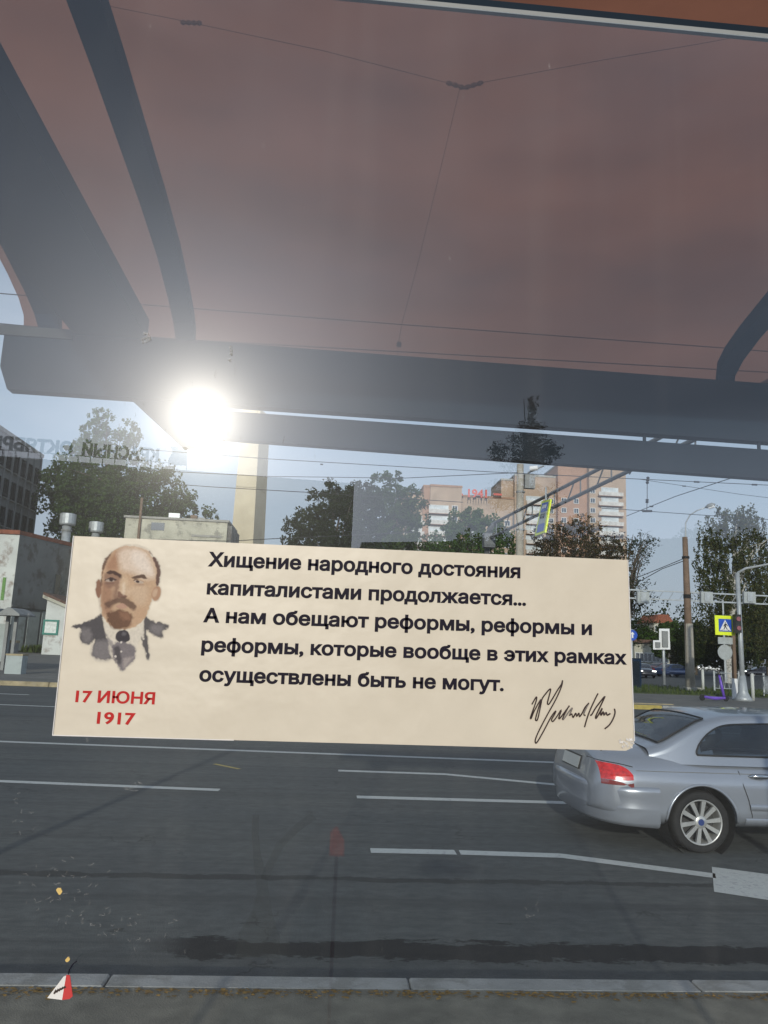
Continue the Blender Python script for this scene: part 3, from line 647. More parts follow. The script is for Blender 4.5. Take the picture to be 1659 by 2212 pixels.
m2 = smear([(678, 1762), (640, 1790), (605, 1825), (585, 1865), (570, 1900)], [8, 7, 7, 8, 9]); b0 = len(mb.v); mb.v += m2.v; mb.f += [tuple(i+b0 for i in f) for f in m2.f]; mb.mi += m2.mi
own('resin_run', mb, 'resin', 'grey forked run of dried resin smeared down the middle of the glass', 'smear')
mb = MB()
for cx, cy, n, sx, sy in ((120, 1905, 34, 110, 90), (45, 1745, 8, 18, 45), (290, 1700, 8, 30, 14), (290, 2000, 18, 70, 50), (210, 1990, 14, 60, 30), (1150, 1985, 6, 25, 30)):
    for i in range(n):
        x = cx+random.gauss(0, sx*.5); y = cy+random.gauss(0, sy*.5); P = []; t = random.uniform(0, 6.3)
        for k in range(6): P.append((x, y)); t += random.uniform(-1.6, 1.6); e_ = random.uniform(1, 5); x += e_*math.cos(t); y += e_*.7*math.sin(t)
        q = smear(P, [.2, .4, .6, .3, .5, .2]); b0 = len(mb.v); mb.v += q.v; mb.f += [tuple(i_+b0 for i_ in f) for f in q.f]; mb.mi += q.mi
for x, y, r in ((315, 725, 9), (312, 735, 8), (320, 732, 7), (498, 750, 4), (499, 765, 4), (497, 778, 4), (500, 758, 3)):
    for i in range(7):
        a = random.uniform(0, 6); q = smear([(x+r*math.cos(a), y+r*math.sin(a)), (x+r*.4*math.cos(a+.7), y+r*.4*math.sin(a+.7)), (x+r*.8*math.cos(a+1.6), y+r*.8*math.sin(a+1.6))], [1.2, 1.6, 1.0]); b0 = len(mb.v); mb.v += q.v; mb.f += [tuple(i_+b0 for i_ in f) for f in q.f]; mb.mi += q.mi
for i in range(60):      # fine scratches that catch the sun near its reflection
    x = random.gauss(480, 130); y = random.gauss(900, 70); l_ = random.uniform(4, 16); dx = random.uniform(-.15, .45)
    q = smear([(x, y), (x-dx*l_, y+l_)], [.6, .3]); b0 = len(mb.v); mb.v += q.v; mb.f += [tuple(i_+b0 for i_ in f) for f in q.f]; mb.mi += q.mi
for i in range(120):
    x = random.uniform(0, 1659); y = random.uniform(80, 2200); r = random.uniform(.12, .36)
    if 120 < x < 1370 and 1150 < y < 1630: continue
    q = smear([(x, y), (x-random.uniform(0, 2), y+r*2)], [r*.7, r*.5]); b0 = len(mb.v); mb.v += q.v; mb.f += [tuple(i_+b0 for i_ in f) for f in q.f]; mb.mi += q.mi
own('dried_splashes', mb, 'dried_marks', 'pale dried splashes, specks and scratches spread over the pane', 'marks', kind='stuff')

# ============================================================ TREES
def crown(blobs, n, size, droop=0., seedv=0, aspect=1.4, clumpr=.24, fill=.42):
    n = int(n*1.8); size = size*.74; r = np.random.default_rng(seedv); V = []; vol = np.array([b[3]*b[4]*b[5] for b in blobs])**(2/3); vol = vol/vol.sum()
    for b, q in zip(blobs, vol):
        k = int(n*q); c = np.array(b[:3]); rad = np.array(b[3:6]); nc = int(70+k*.006)
        d = r.normal(size=(nc, 3)); d /= np.linalg.norm(d, axis=1)[:, None]; cc = d*(r.random(nc)[:, None]**fill); cr = r.uniform(.45, 1.3, nc)*clumpr
        pick = r.integers(0, nc, k); o = r.normal(size=(k, 3)); o /= np.linalg.norm(o, axis=1)[:, None]
        p = c+(cc[pick]+o*(r.random(k)[:, None]**.45)*cr[pick][:, None])*rad
        if droop: p[:, 2] -= droop*(r.random(k)**2)*rad[2]*np.linalg.norm((p-c)[:, :2]/rad[:2], axis=1)
        u = r.normal(size=(k, 3)); u /= np.linalg.norm(u, axis=1)[:, None]
        if droop: u = u*np.array([.35, .35, 1]); u /= np.linalg.norm(u, axis=1)[:, None]
        w_ = np.cross(u, r.normal(size=(k, 3))); w_ /= np.linalg.norm(w_, axis=1)[:, None]
        s_ = size*r.uniform(.55, 1.3, k)[:, None]
        V.append(np.stack([p-u*s_*aspect/2, p+w_*s_/2, p+u*s_*aspect/2, p-w_*s_/2], 1))
    return np.concatenate(V).reshape(-1, 3)
def leafmesh(name, P, m, parent):
    n = len(P)//4; me = bpy.data.meshes.new(name); me.vertices.add(n*4); P = P-np.array(parent['_o']); me.vertices.foreach_set('co', P.astype(np.float32).ravel())
    me.loops.add(n*4); me.loops.foreach_set('vertex_index', np.arange(n*4, dtype=np.int32)); me.polygons.add(n)
    me.polygons.foreach_set('loop_start', np.arange(0, n*4, 4, dtype=np.int32)); me.polygons.foreach_set('loop_total', np.full(n, 4, np.int32))
    me.materials.append(M[m]); me.update(calc_edges=True); o = bpy.data.objects.new(name, me); COL.objects.link(o); o.parent = parent; return o
def tree(base, blobs, n, size, m, label, group=None, bark='bark', tr=.25, name='tree', droop=0., seedv=1, limbs=7, clumpr=.24, fill=.42, twigs=0):
    b = Vector(base); t = thing(name, b, label, 'tree', group); mb = MB(); rd = random.Random(seedv)
    top = max(q[2]+q[5]*.5 for q in blobs); cx = sum(q[0] for q in blobs)/len(blobs); cy = sum(q[1] for q in blobs)/len(blobs)
    path = [b+Vector((0, 0, -.1))]+[b.lerp(Vector((cx, cy, top)), k)+Vector((rd.uniform(-.2, .2), rd.uniform(-.2, .2), 0)) for k in (.25, .5, .75, 1)]
    mb.tube(path, [tr*1.3, tr, tr*.75, tr*.5, tr*.15], 7)
    for i in range(limbs):
        q = rd.choice(blobs); k = rd.uniform(.35, .8); a = path[0].lerp(path[-1], k); e = Vector((q[0]+rd.uniform(-.7, .7)*q[3], q[1]+rd.uniform(-.7, .7)*q[4], q[2]+rd.uniform(-.2, .7)*q[5]))
        mid = a.lerp(e, .5)+Vector((0, 0, .12*(e-a).length)); mb.tube([a, mid, e], [tr*.35, tr*.22, tr*.06], 5)
        for j in range(twigs):
            c_ = mid.lerp(e, rd.random()); f = c_+Vector((rd.gauss(0, 1), rd.gauss(0, 1), rd.gauss(.3, .7)))*q[3]*.28; mb.tube([c_, c_.lerp(f, .5)+Vector((0, 0, .1)), f], [tr*.10, tr*.07, tr*.03], 4)
    mb.build('trunk', bark, t); leafmesh('crown', crown(blobs, n, size, droop, seedv, clumpr=clumpr, fill=fill), m, t); return t
def blobpx(px, py, rx, ry, Y, deep=.8):
    c = PY(px, py, Y); k = Y/F; return (c.x, Y, c.z, rx*k, rx*k*deep, ry*k)
def foot(px, Y, z=.13): p = PY(px, 1400, Y); return (p.x, Y, z)
tree(foot(260, 98), [blobpx(*q, 98) for q in ((180, 1085, 95, 85), (300, 1075, 105, 95), (240, 1150, 130, 110), (385, 1130, 60, 75), (440, 1150, 35, 60), (130, 1040, 50, 45), (230, 1250, 140, 120), (390, 1250, 80, 110))], 30000, .42, 'leaf_green', 'broad dark green tree behind the grey ventilation pipes', tr=.5, seedv=2, clumpr=.2)
tree(foot(225, 112), [blobpx(*q, 112) for q in ((215, 930, 38, 52), (185, 975, 48, 40), (275, 950, 34, 48), (215, 1010, 90, 60), (225, 1110, 80, 90))], 12000, .36, 'leaf_mid', 'tall pointed poplar tops rising above the broad tree at left', name='poplar_tree', tr=.45, seedv=3, clumpr=.18)
tree(foot(720, 72), [blobpx(*q, 72) for q in ((715, 1100, 72, 58), (660, 1160, 52, 62), (745, 1170, 80, 90), (690, 1240, 85, 80), (780, 1085, 45, 55))], 17000, .27, 'leaf_dark', 'rounded dark tree right of the tall cream tower', 'trees along the far side', tr=.35, seedv=4, clumpr=.2)
tree(foot(840, 76), [blobpx(*q, 76) for q in ((840, 1075, 62, 58), (885, 1120, 45, 70), (820, 1150, 80, 80), (880, 1230, 80, 80))], 13000, .27, 'leaf_green', 'lighter green tree just left of the peach apartment block', 'trees along the far side', tr=.35, seedv=5, clumpr=.2)
tree(foot(1010, 60), [blobpx(*q, 60) for q in ((1010, 1145, 55, 52), (975, 1190, 50, 60), (1065, 1175, 52, 65), (1020, 1240, 85, 70))], 13000, .22, 'leaf_mid', 'bright green tree in front of the peach apartment block, left of the concrete pole', 'trees along the far side', tr=.3, seedv=6, clumpr=.2)
tree(foot(1215, 54), [blobpx(*q, 54) for q in ((1190, 1165, 55, 38), (1255, 1150, 60, 38), (1230, 1210, 90, 50), (1310, 1190, 60, 50))], 5200, .17, 'leaf_autumn', 'sparse reddish brown tree below the tall apartment tower', tr=.2, seedv=8, limbs=26, clumpr=.22, twigs=3)
tree(foot(1350, 57), [blobpx(*q, 57) for q in ((1370, 1200, 48, 46), (1395, 1170, 32, 28), (1365, 1290, 58, 60), (1385, 1360, 50, 42), (1300, 1240, 60, 60))], 2300, .15, 'leaf_dark', 'thin half bare tree at the right edge of the sticker', tr=.16, seedv=9, limbs=34, clumpr=.22, twigs=4)
tree(foot(1570, 62), [blobpx(*q, 62) for q in ((1560, 1140, 58, 52), (1610, 1130, 52, 48), (1650, 1180, 40, 60), (1530, 1210, 36, 75), (1590, 1230, 70, 80), (1570, 1320, 80, 75), (1650, 1320, 50, 90))], 17000, .17, 'leaf_birch', 'large drooping birch behind the street lamp at right', name='birch_tree', bark='birch_bark', tr=.3, seedv=10, droop=.9, clumpr=.14, fill=.5, limbs=16)
for i, (px, py, rx, ry, Y, mm, lb) in enumerate(((1660, 1330, 70, 100, 80, 'leaf_dark', 'very dark tree at the right edge, behind the pedestrian crossing sign'), (1590, 1385, 80, 60, 95, 'leaf_dark', 'low dark tree behind the grey round sign plate'),
        (1500, 1390, 50, 50, 92, 'leaf_dark', 'low dark tree left of the crossing sign'), (1450, 1380, 34, 38, 110, 'leaf_green', 'small round green tree behind the white edged signal box'), (1390, 1390, 40, 34, 125, 'leaf_mid', 'far low tree beside the blue round sign'))):
    tree(foot(px, Y), [blobpx(px, py, rx, ry, Y), blobpx(px-rx*.5, py+ry*.5, rx*.7, ry*.6, Y)], 9000, .0032*Y, mm, lb, 'dark trees beyond the crossing', tr=.25, seedv=20+i, clumpr=.22)
mb = MB()
wood = crown([(x, 190+random.uniform(-8, 8), 5+random.uniform(-1, 2), 9, 6, 7+random.uniform(-1, 3)) for x in range(-60, 150, 9)], 26000, .7, seedv=40)
wo_ = thing('tmp', (0, 0, 0), '', ''); o = leafmesh('far_wood', wood, 'leaf_dark', wo_); o.parent = None; bpy.data.objects.remove(wo_); tag(o, 'far dark belt of trees closing the view above the road', 'wood', kind='stuff')

# ============================================================ BUILDINGS SEEN THROUGH THE GLASS
def wallbox(t, lo, hi, m, name='wall'): return MB().box(lo, hi).build(name, m, t)
def winmesh(w_, h_, d=.12, fm='frame_white', gm='window_dark', bars=1, fr=.07):
    m = MB(); m.cur = 0
    for a, b in (((-w_/2, -h_/2), (w_/2, -h_/2+fr)), ((-w_/2, h_/2-fr), (w_/2, h_/2)), ((-w_/2, -h_/2+fr), (-w_/2+fr, h_/2-fr)), ((w_/2-fr, -h_/2+fr), (w_/2, h_/2-fr))): m.box((a[0], -d, a[1]), (b[0], .02, b[1]))
    for k in range(bars): x = -w_/2+w_*(k+1)/(bars+1); m.box((x-fr/3, -d*.5, -h_/2+fr), (x+fr/3, .02, h_/2-fr))
    m.cur = 1; m.quad((-w_/2+fr, -d*.15, -h_/2+fr), (w_/2-fr, -d*.15, -h_/2+fr), (w_/2-fr, -d*.15, h_/2-fr), (-w_/2+fr, -d*.15, h_/2-fr))
    me = bpy.data.meshes.new('window'); me.from_pydata(m.v, [], m.f); me.materials.append(M[fm]); me.materials.append(M[gm]); me.polygons.foreach_set('material_index', m.mi); return me
def place(me, t, loc, rz=0, name='window'):
    o = bpy.data.objects.new(name, me); COL.objects.link(o); o.parent = t; o.location = Vector(loc)-Vector(t['_o']); o.rotation_euler = (0, 0, rz); return o
# grey four-storey office at the left, long side facing +x
t = thing('office_building', (-46, 95, .1), 'long grey office building with rows of tall windows at the left edge', 'building')
fx = -39.4; z_of = lambda py, Y: 1.8+(1372-py)*Y/F
wallbox(t, (-55, 60, 0), (fx, 104.5, 25.3), 'grey_facade'); wallbox(t, (-55.2, 59.8, 25.3), (fx+.25, 104.7, 25.75), 'concrete', 'cornice')
wm = winmesh(1.15, 2.2, .18, 'steel_dark', 'window_dark', 1)
sill = bpy.data.meshes.new('window_sill'); q = MB().box((-.7, -.3, -.06), (.7, .05, .06)); sill.from_pydata(q.v, [], q.f); sill.materials.append(M['concrete'])
pilm = MB().box((-.14, -.22, 0), (.14, 0, 25)); pil = bpy.data.meshes.new('pilaster'); pil.from_pydata(pilm.v, [], pilm.f); pil.materials.append(M['grey_facade'])
for i in range(19):
    y = 103.2-i*2.25
    for z in (22.4, 19.0, 15.6, 12.2, 8.8, 5.4): place(wm, t, (fx+.02, y, z), math.pi/2); place(sill, t, (fx+.02, y, z-1.2), math.pi/2, 'window_sill')
    place(pil, t, (fx, y+1.12, .2), math.pi/2, 'pilaster')
# peeling low walls with rust cappings
t = thing('peeling_building', (-27.5, 74, .13), 'low windowless building of peeling white and grey walls with rusty cappings', 'building')
A = PY(-30, 1300, 70); A1 = PY(25, 1300, 70); B1 = PY(146, 1300, 78); C1 = PY(185, 1300, 77.5)
def slab(p, q, z0, z1, m, name, th=.4):
    d = (Vector((q.x, q.y, 0))-Vector((p.x, p.y, 0))); n = Vector((-d.y, d.x, 0)).normalized()*th
    return MB().prism([(p.x, p.y, z0), (q.x, q.y, z0), (q.x, q.y, z1), (p.x, p.y, z1)], n).build(name, m, t)
zt = 10.4
slab(A, A1, .1, zt, 'plaster_white', 'wall'); slab(A1, B1, .1, zt+.05, 'plaster_grey', 'wall'); slab(B1, C1, .1, zt-.05, 'plaster_cream', 'wall'); D1 = PY(520, 1300, 80); slab(C1, D1, .1, zt-1.5, 'plaster_grey', 'wall')
for p, q in ((A, A1), (A1, B1), (B1, C1)):
    pp = p.lerp(q, .0)+Vector((-.05, -.15, 0)); slab(pp, q+Vector((0.05, -.15, 0)), zt+.05, zt+.42, 'cap_rust', 'capping', .7)
n = (B1-A1).normalized(); nn = Vector((n.y, -n.x, 0))
for a, b, z0, z1 in ((.02, .26, .3, 3.9), (.30, .50, .4, 3.8), (.54, .90, .4, 3.9)):
    p, q = A1.lerp(B1, a)+nn*.04, A1.lerp(B1, b)+nn*.04; slab(p, q, z0, z1, 'panel_pale', 'panel', .05)
p, q = A1.lerp(B1, .0)+nn*.12, A1.lerp(B1, 1)+nn*.12; slab(p, q, 4.05, 4.25, 'plaster_grey', 'ledge', .2)
p, q = A1.lerp(B1, .70)+nn*.1, A1.lerp(B1, .80)+nn*.1; slab(p, q, 5.5, 7.5, 'window_dark', 'window', .05)
ga = PY(0, 1300, 69.95); gb = PY(7, 1300, 69.95); slab(ga, gb, 4.6, 6.6, 'graffiti_green', 'graffiti', .02)
# lean-to shed
t = thing('lean_to_shed', (-23.5, 70, .13), 'small white lean-to shed with sloping brown roof and green framed board', 'shed')
a, b = PY(91, 1395, 68), PY(200, 1400, 68)
MB().prism([(a.x, 68, .1), (b.x, 68, .1), (b.x, 68, 3.3), (a.x, 68, 5.0)], (0, 5, 0)).build('wall', 'plaster_white', t)
MB().prism([(a.x-.3, 67.7, 5.12), (b.x+.3, 67.7, 3.3), (b.x+.3, 67.7, 3.5), (a.x-.3, 67.7, 5.35)], (0, 6.5, 0)).build('roof', 'roof_brown', t)
MB().prism([(a.x-.3, 67.66, 4.85), (b.x+.3, 67.66, 3.05), (b.x+.3, 67.66, 3.3), (a.x-.3, 67.66, 5.12)], (0, .03, 0)).build('fascia', 'plaster_cream', t)
a, b = PY(94, 1338, 67.9), PY(124, 1372, 67.9); fr_ = MB()
fr_.box((a.x, 67.9, b.z), (b.x, 67.98, b.z+.16)).box((a.x, 67.9, a.z-.16), (b.x, 67.98, a.z)).box((a.x, 67.9, b.z+.161), (a.x+.16, 67.98, a.z-.161)).box((b.x-.16, 67.9, b.z+.161), (b.x, 67.98, a.z-.161)).build('board_frame', 'green_frame', t)
MB().box((a.x+.16, 67.93, b.z+.16), (b.x-.16, 67.99, a.z-.16)).build('board', 'board_white', t)
# ventilation pipes
def vent(px, pt, wpx, Y, z0, label):
    c = PY(px, pt, Y); k = Y/F; r = wpx*k/2; t = thing('ventilation_pipe', (c.x, Y, z0), label, 'ventilation pipe', 'ventilation pipes behind the peeling walls')
    MB().tube([(c.x, Y, z0), (c.x, Y, c.z-r*1.4)], r*.55, 14).build('pipe', 'galvanised', t, True)
    MB().tube([(c.x, Y, c.z-r*2.3), (c.x, Y, c.z-r*2.05)], r*.68, 14).build('collar', 'steel_grey', t)
    MB().tube([(c.x, Y, c.z-r*1.5), (c.x, Y, c.z-r*1.3), (c.x, Y, c.z-r*.05), (c.x, Y, c.z)], [r*.9, r, r, r*.9], 16).build('cap', 'galvanised', t)
vent(148, 1110, 33, 82, 3, 'taller grey ventilation pipe with drum cap, left of the other'); vent(209, 1128, 30, 86, 3, 'shorter grey ventilation pipe with drum cap, just above the sticker')
# worn flat-roofed block
t = thing('worn_block', (-22, 88, .13), 'worn beige flat roofed block with a dark window hole, left of the cream tower', 'building')
a, b = PY(272, 1118, 88), PY(492, 1125, 88)
wallbox(t, (a.x, 88, .1), (b.x, 96, a.z), 'plaster_cream'); wallbox(t, (a.x-.2, 87.8, a.z), (b.x+.2, 96.2, a.z+.25), 'concrete', 'capping')
wallbox(t, (b.x+.01, 88.3, .1), (b.x+.5, 96, a.z-.3), 'plaster_grey')
p, q = PY(327, 1128, 87.9), PY(354, 1146, 87.9); wallbox(t, (p.x, 87.96, q.z), (q.x, 88.0, p.z), 'window_dark', 'window_hole')
p, q = PY(300, 1128, 87.9), PY(310, 1180, 87.9); wallbox(t, (p.x, 87.7, 9), (p.x+.25, 87.95, p.z+2.8), 'pole_rust', 'flue')
for x0, x1, h, mm in ((360, 384, .7, 'galvanised'), (408, 422, .6, 'pole_rust'), (424, 440, .35, 'steel_grey')):
    p, q = PY(x0, 1118, 88), PY(x1, 1118, 88); wallbox(t, (p.x, 89, a.z+.25), (q.x, 90, a.z+.25+h), mm, 'roof_box')
p, q = PY(415, 1140, 87.9), PY(480, 1140, 87.9); wallbox(t, (p.x, 87.9, p.z-1.0), (q.x, 88.02, p.z-.75), 'concrete', 'ledge')
# cream tower slab
t = thing('cream_tower', (-13, 108, .13), 'tall plain cream concrete tower with a shaded right side', 'tower')
mb = MB(); b_ = [PY(480, 1370, 108), PY(536, 1370, 108)]; T_ = [PY(525, 880, 108), PY(563, 880, 108)]
P0 = [Vector((b_[0].x, 108, .1)), Vector((b_[1].x, 108, .1)), Vector((b_[1].x+1.3, 112.5, .1)), Vector((b_[0].x+1.3, 112.5, .1))]
P1 = [Vector((T_[0].x, 108, T_[0].z)), Vector((T_[1].x, 108, T_[0].z)), Vector((T_[1].x+1.1, 112.0, T_[0].z)), Vector((T_[0].x+1.1, 112, T_[0].z))]
n_s = 3
for i in range(n_s):
    a, b = i/n_s, (i+1)/n_s; lo = [p.lerp(q, a) for p, q in zip(P0, P1)]; hi = [p.lerp(q, b-.0015) for p, q in zip(P0, P1)]
    m = MB()
    for k in range(4): m.quad(lo[k], lo[(k+1) % 4], hi[(k+1) % 4], hi[k])
    m.quad(*hi); m.build('tower_section', 'slab_cream', t)
# apartment blocks
def block(px0, px1, pytop, Y, m, deep=14, nm='wall'):
    a, b = PY(px0, pytop, Y), PY(px1, pytop, Y); return (a.x, Y, 0), (b.x, Y+deep, (a.z+b.z)/2)
pale = winmesh(1.5, 1.5, .1, 'frame_white', 'window_dark', 1, .14); bw = winmesh(5.0, 1.35, .1, 'frame_white', 'window_pale', 4, .12)
def balcony(t, x0, x1, Y, z, m='balcony_white', seed=0):
    wallbox(t, (x0, Y-1.2, z-.12), (x1, Y+.05, z), 'brick_brown', 'balcony_floor'); wallbox(t, (x0, Y-1.2, z+.001), (x1, Y-1.08, z+1.05), m, 'balcony_front')
t = thing('apartment_tower', (58, 214, 0), 'tall peach brick apartment tower with stacked white balconies, right of the pole', 'apartment block')
for (p0, p1, pt, Yk, mm) in ((1083, 1112, 1038, 216, 'brick_peach'), (1112.2, 1205, 1030, 214, 'brick_peach'), (1205.2, 1272, 1006, 212, 'brick_brown'), (1272.2, 1351, 985, 210, 'brick_peach')):
    lo, hi = block(p0, p1, pt, Yk, mm); wallbox(t, lo, hi, mm); wallbox(t, (lo[0]-.1, lo[1]-.2, hi[2]), (hi[0]+.1, hi[1], hi[2]+.5), 'concrete', 'parapet')
for i in range(17):
    z = 4+i*2.85
    x0, x1 = PY(1292, 1200, 210).x, PY(1345, 1200, 210).x
    if z < 49: balcony(t, x0, x1, 209.9, z); 
    if z < 49: place(bw, t, ((x0+x1)/2, 209.85, z+1.9))
    if z < 44: a, b = PY(1135, 1200, 214).x, PY(1172, 1200, 214).x; balcony(t, a, b, 213.9, z); place(bw, t, ((a+b)/2, 213.85, z+1.9)); place(pale, t, (PY(1190, 1200, 214).x, 213.9, z+1.4)); place(pale, t, (PY(1122, 1200, 214).x, 213.9, z+1.4))
    if z < 46: place(pale, t, (PY(1218, 1200, 212).x, 211.9, z+1.4)); place(pale, t, (PY(1245, 1200, 212).x, 211.9, z+1.4))
    if z < 49: place(pale, t, (PY(1281, 1200, 210).x, 209.9, z+1.4))
t = thing('apartment_block', (25, 190, 0), 'long peach apartment block with white glazed balconies behind the green trees', 'apartment block')
for (p0, p1, pt, Yk, mm) in ((868, 915, 1068, 192, 'brick_peach'), (915.2, 930, 1052, 191, 'brick_brown'), (930.2, 998, 1052, 190, 'brick_peach'), (998.2, 1110, 1076, 192, 'brick_peach')):
    lo, hi = block(p0, p1, pt, Yk, mm); wallbox(t, lo, hi, mm); wallbox(t, (lo[0]-.1, lo[1]-.2, hi[2]), (hi[0]+.1, hi[1], hi[2]+.5), 'brick_brown', 'parapet')
for i in range(14):
    z = 2+i*2.8
    for x_, Yk, zm in ((945, 190, 38), (980, 190, 38), (892, 192, 36), (1022, 192, 35), (1060, 192, 35), (1095, 192, 35)):
        if z < zm-1: xx = PY(x_, 1200, Yk).x; place(bw if x_ in (945, 892, 1022) else pale, t, (xx, Yk-.1, z+1.6))
        if z < zm-1 and x_ in (945, 892): balcony(t, xx-2.6, xx+2.6, Yk-.06, z)
rs = thing('rooftop_year_sign', (34, 191, 36), 'red 1941 sign standing on the roof of the peach apartment block', 'rooftop sign')
A, Bp = PY(1011, 1073, 190.5), PY(1052, 1075, 190.5)
text('1941', (A, Bp, 19*190.5/F, up), -1, 'red_letters', 'digits', rs, bold=.03, depth=-.2)
for p0, p1 in ((1066, 1084), (985, 1000)):
    a, b = PY(p0, 1068, 190.5), PY(p1, 1066, 190.5); MB().box((a.x, 190.4, a.z-.2), (b.x, 190.6, a.z+.3)).build('dash', 'red_letters', rs)
m = MB()
for k in range(8): x = A.x+(Bp.x-A.x)*k/7; m.box((x-.05, 190.7, A.z-1.5), (x+.05, 190.8, A.z))
m.build('support_frame', 'steel_dark', rs)
# far pink house between the trees
t = thing('far_house', (76, 170, 0), 'far pale house with a reddish roof beyond the signal box', 'house')
a, b = PY(1412, 1345, 170), PY(1452, 1345, 170); wallbox(t, (a.x, 170, 0), (b.x, 178, a.z), 'plaster_cream'); MB().prism([(a.x-.4, 169.6, a.z), (b.x+.4, 169.6, a.z), (b.x-1, 169.6, a.z+1.9), (a.x+1, 169.6, a.z+1.9)], (0, 9, 0)).build('roof', 'cap_rust', t)
for i in range(3):
    for j in range(2): place(pale, t, (a.x+.9+i*1.3, 169.9, a.z-1.4-j*2.8))
# low pavilion right of the sticker, behind the cars
t = thing('low_pavilion', (62, 120, 0), 'low brown pavilion behind the queue of cars at the right', 'building')
a, b = PY(1370, 1388, 120), PY(1440, 1388, 120); wallbox(t, (a.x, 120, 0), (b.x, 126, a.z), 'plaster_cream'); wallbox(t, (a.x-.4, 119.2, a.z), (b.x+.4, 126, a.z+.5), 'roof_brown', 'roof')
for i in range(4): place(pale, t, (a.x+.8+i*1.3, 119.9, 1.9))

# ============================================================ BEHIND THE CAMERA: what the glass reflects
def sol(px, py, z):                       # virtual point of known height -> depth
    return PZ(px, py, z)
Bv = PY(402, 1022, 88); ZR = Bv.z
pts = [sol(119, 999.5, ZR), Bv, sol(575, 1037, ZR), sol(765, 1049, ZR)]
dirv = (pts[3]-pts[0]); dirv.z = 0; dirv.normalize(); La = pts[0]-dirv*60; Lb = pts[3]
t = thing('factory_building', mir(((La+Lb)/2).to_3d()*Vector((1, 1, 0)).length if False else Vector(((La.x+Lb.x)/2, (La.y+Lb.y)/2, 0))), 'long dark factory building that carries the blue rooftop lettering, seen reflected', 'building')
nrm = Vector((-dirv.y, dirv.x, 0)); nrm = nrm if nrm.y > 0 else -nrm
q = [Vector((La.x, La.y, 0)), Vector((Lb.x, Lb.y, 0)), Vector((Lb.x, Lb.y, 0))+nrm*14, Vector((La.x, La.y, 0))+nrm*14]
MB().prism([mir(p) for p in q], (0, 0, ZR)).build('wall', 'dark_facade', t)
q2 = [La-nrm*.15, Lb-nrm*.15, Lb+nrm*.2, La+nrm*.2]; MB().prism([mir((p.x, p.y, ZR)) for p in q2], (0, 0, .25)).build('parapet', 'steel_dark', t)
ang = math.atan2(-dirv.y, dirv.x)
fwm = winmesh(3.2, 1.9, .15, 'steel_dark', 'window_dark', 3, .1)
for i in range(int(((Lb-La).length-6)/4.4)):
    for j in range(4):
        p = mir(La+dirv*(4+i*4.4)-nrm*.05); place(fwm, t, (p.x, p.y, ZR-2.6-j*3.6), ang+math.pi)
# rooftop lettering
ln = thing('rooftop_lettering', mir(Vector((pts[1].x, pts[1].y, ZR))), 'row of dark blue rooftop letters reading КРАСНЫЙ ОКТЯБРЬ with a square emblem, reflected', 'rooftop sign')
def onroof(px, py):                       # a point in the vertical plane of the lettering
    d = ray(px, py); n_ = nrm; k = ((pts[1]-nrm*.0)-CAM).dot(n_)/d.dot(n_); return CAM+d*k
def z3(x, y): return (x/2.765/1.0438, (700+y/2.765)/1.0438)
for wd, xr, yr, xl, yl, cap in (('КРАСНЫЙ', 985, 968, 508, 926, 76), ('ОКТЯБРЬ', 449, 921, -62, 872, 78)):
    R_, L_ = onroof(*z3(xr, yr)), onroof(*z3(xl, yl)); k = (onroof(*z3(xr, yr-cap))-R_).length
    L_.z = R_.z = ZR+1.15
    text(wd, (mir(R_), mir(L_), k, up), 1, 'sign_blue', 'letters', ln, bold=.045, depth=.25)
e0, e1 = onroof(*z3(1045, 975)), onroof(*z3(1160, 985)); e0.z = e1.z = ZR+.9; hh = 4.0*1.0
ee = (e1-e0); hgt = (onroof(*z3(1150, 868))-onroof(*z3(1150, 980))).length
def em(u, v): p = e0+ee*u; p.z = ZR+.9+hgt*v; return p
m = MB(); m.prism([mir(p) for p in (em(0, 0), em(1, 0), em(.96, .82), em(.96, 1), em(.72, 1), em(.72, .84), em(.46, .84), em(.46, 1), em(.06, 1), em(.20, .74), em(.03, .30))], mir(nrm)*0+Vector((0, -.25, 0))).build('emblem_plate', 'sign_blue', ln)
m = MB(); cc = em(.40, .44)
def emo(du, dv): p = em(.40+du, .44+dv)-nrm*.12; return mir(p)
m.prism([emo(.13*math.cos(a_), .13*math.sin(a_)) for a_ in np.linspace(0, 6.28, 15)[:-1]], (0, .05, 0)).build('emblem_disc', 'sign_white', ln)
for k in range(11):
    a0 = -2.6+k*.42; m = MB(); m.prism([emo(.18*math.cos(a0-.10), .18*math.sin(a0-.10)), emo(.18*math.cos(a0+.10), .18*math.sin(a0+.10)), emo(.38*math.cos(a0+.12), .36*math.sin(a0+.12)), emo(.38*math.cos(a0-.06), .36*math.sin(a0-.06))], (0, .05, 0)); m.build('emblem_ray', 'sign_white', ln)
RL, LL = onroof(*z3(1160, 985)), onroof(*z3(-62, 872)); m = MB()
for i in range(17):
    p = RL.lerp(LL, i/16); p.z = ZR; a = mir(p); b = mir(p+nrm*1.2); m.tube([a, a+Vector((0, 0, 1.1))], .035, 4); m.tube([b, a+Vector((0, 0, 1.0))], .03, 4)
for dz in (1.05,): a, b = mir(RL), mir(LL); a.z = b.z = ZR+dz; m.tube([a, b], .05, 4)
m.build('support_frame', 'sign_blue', ln)
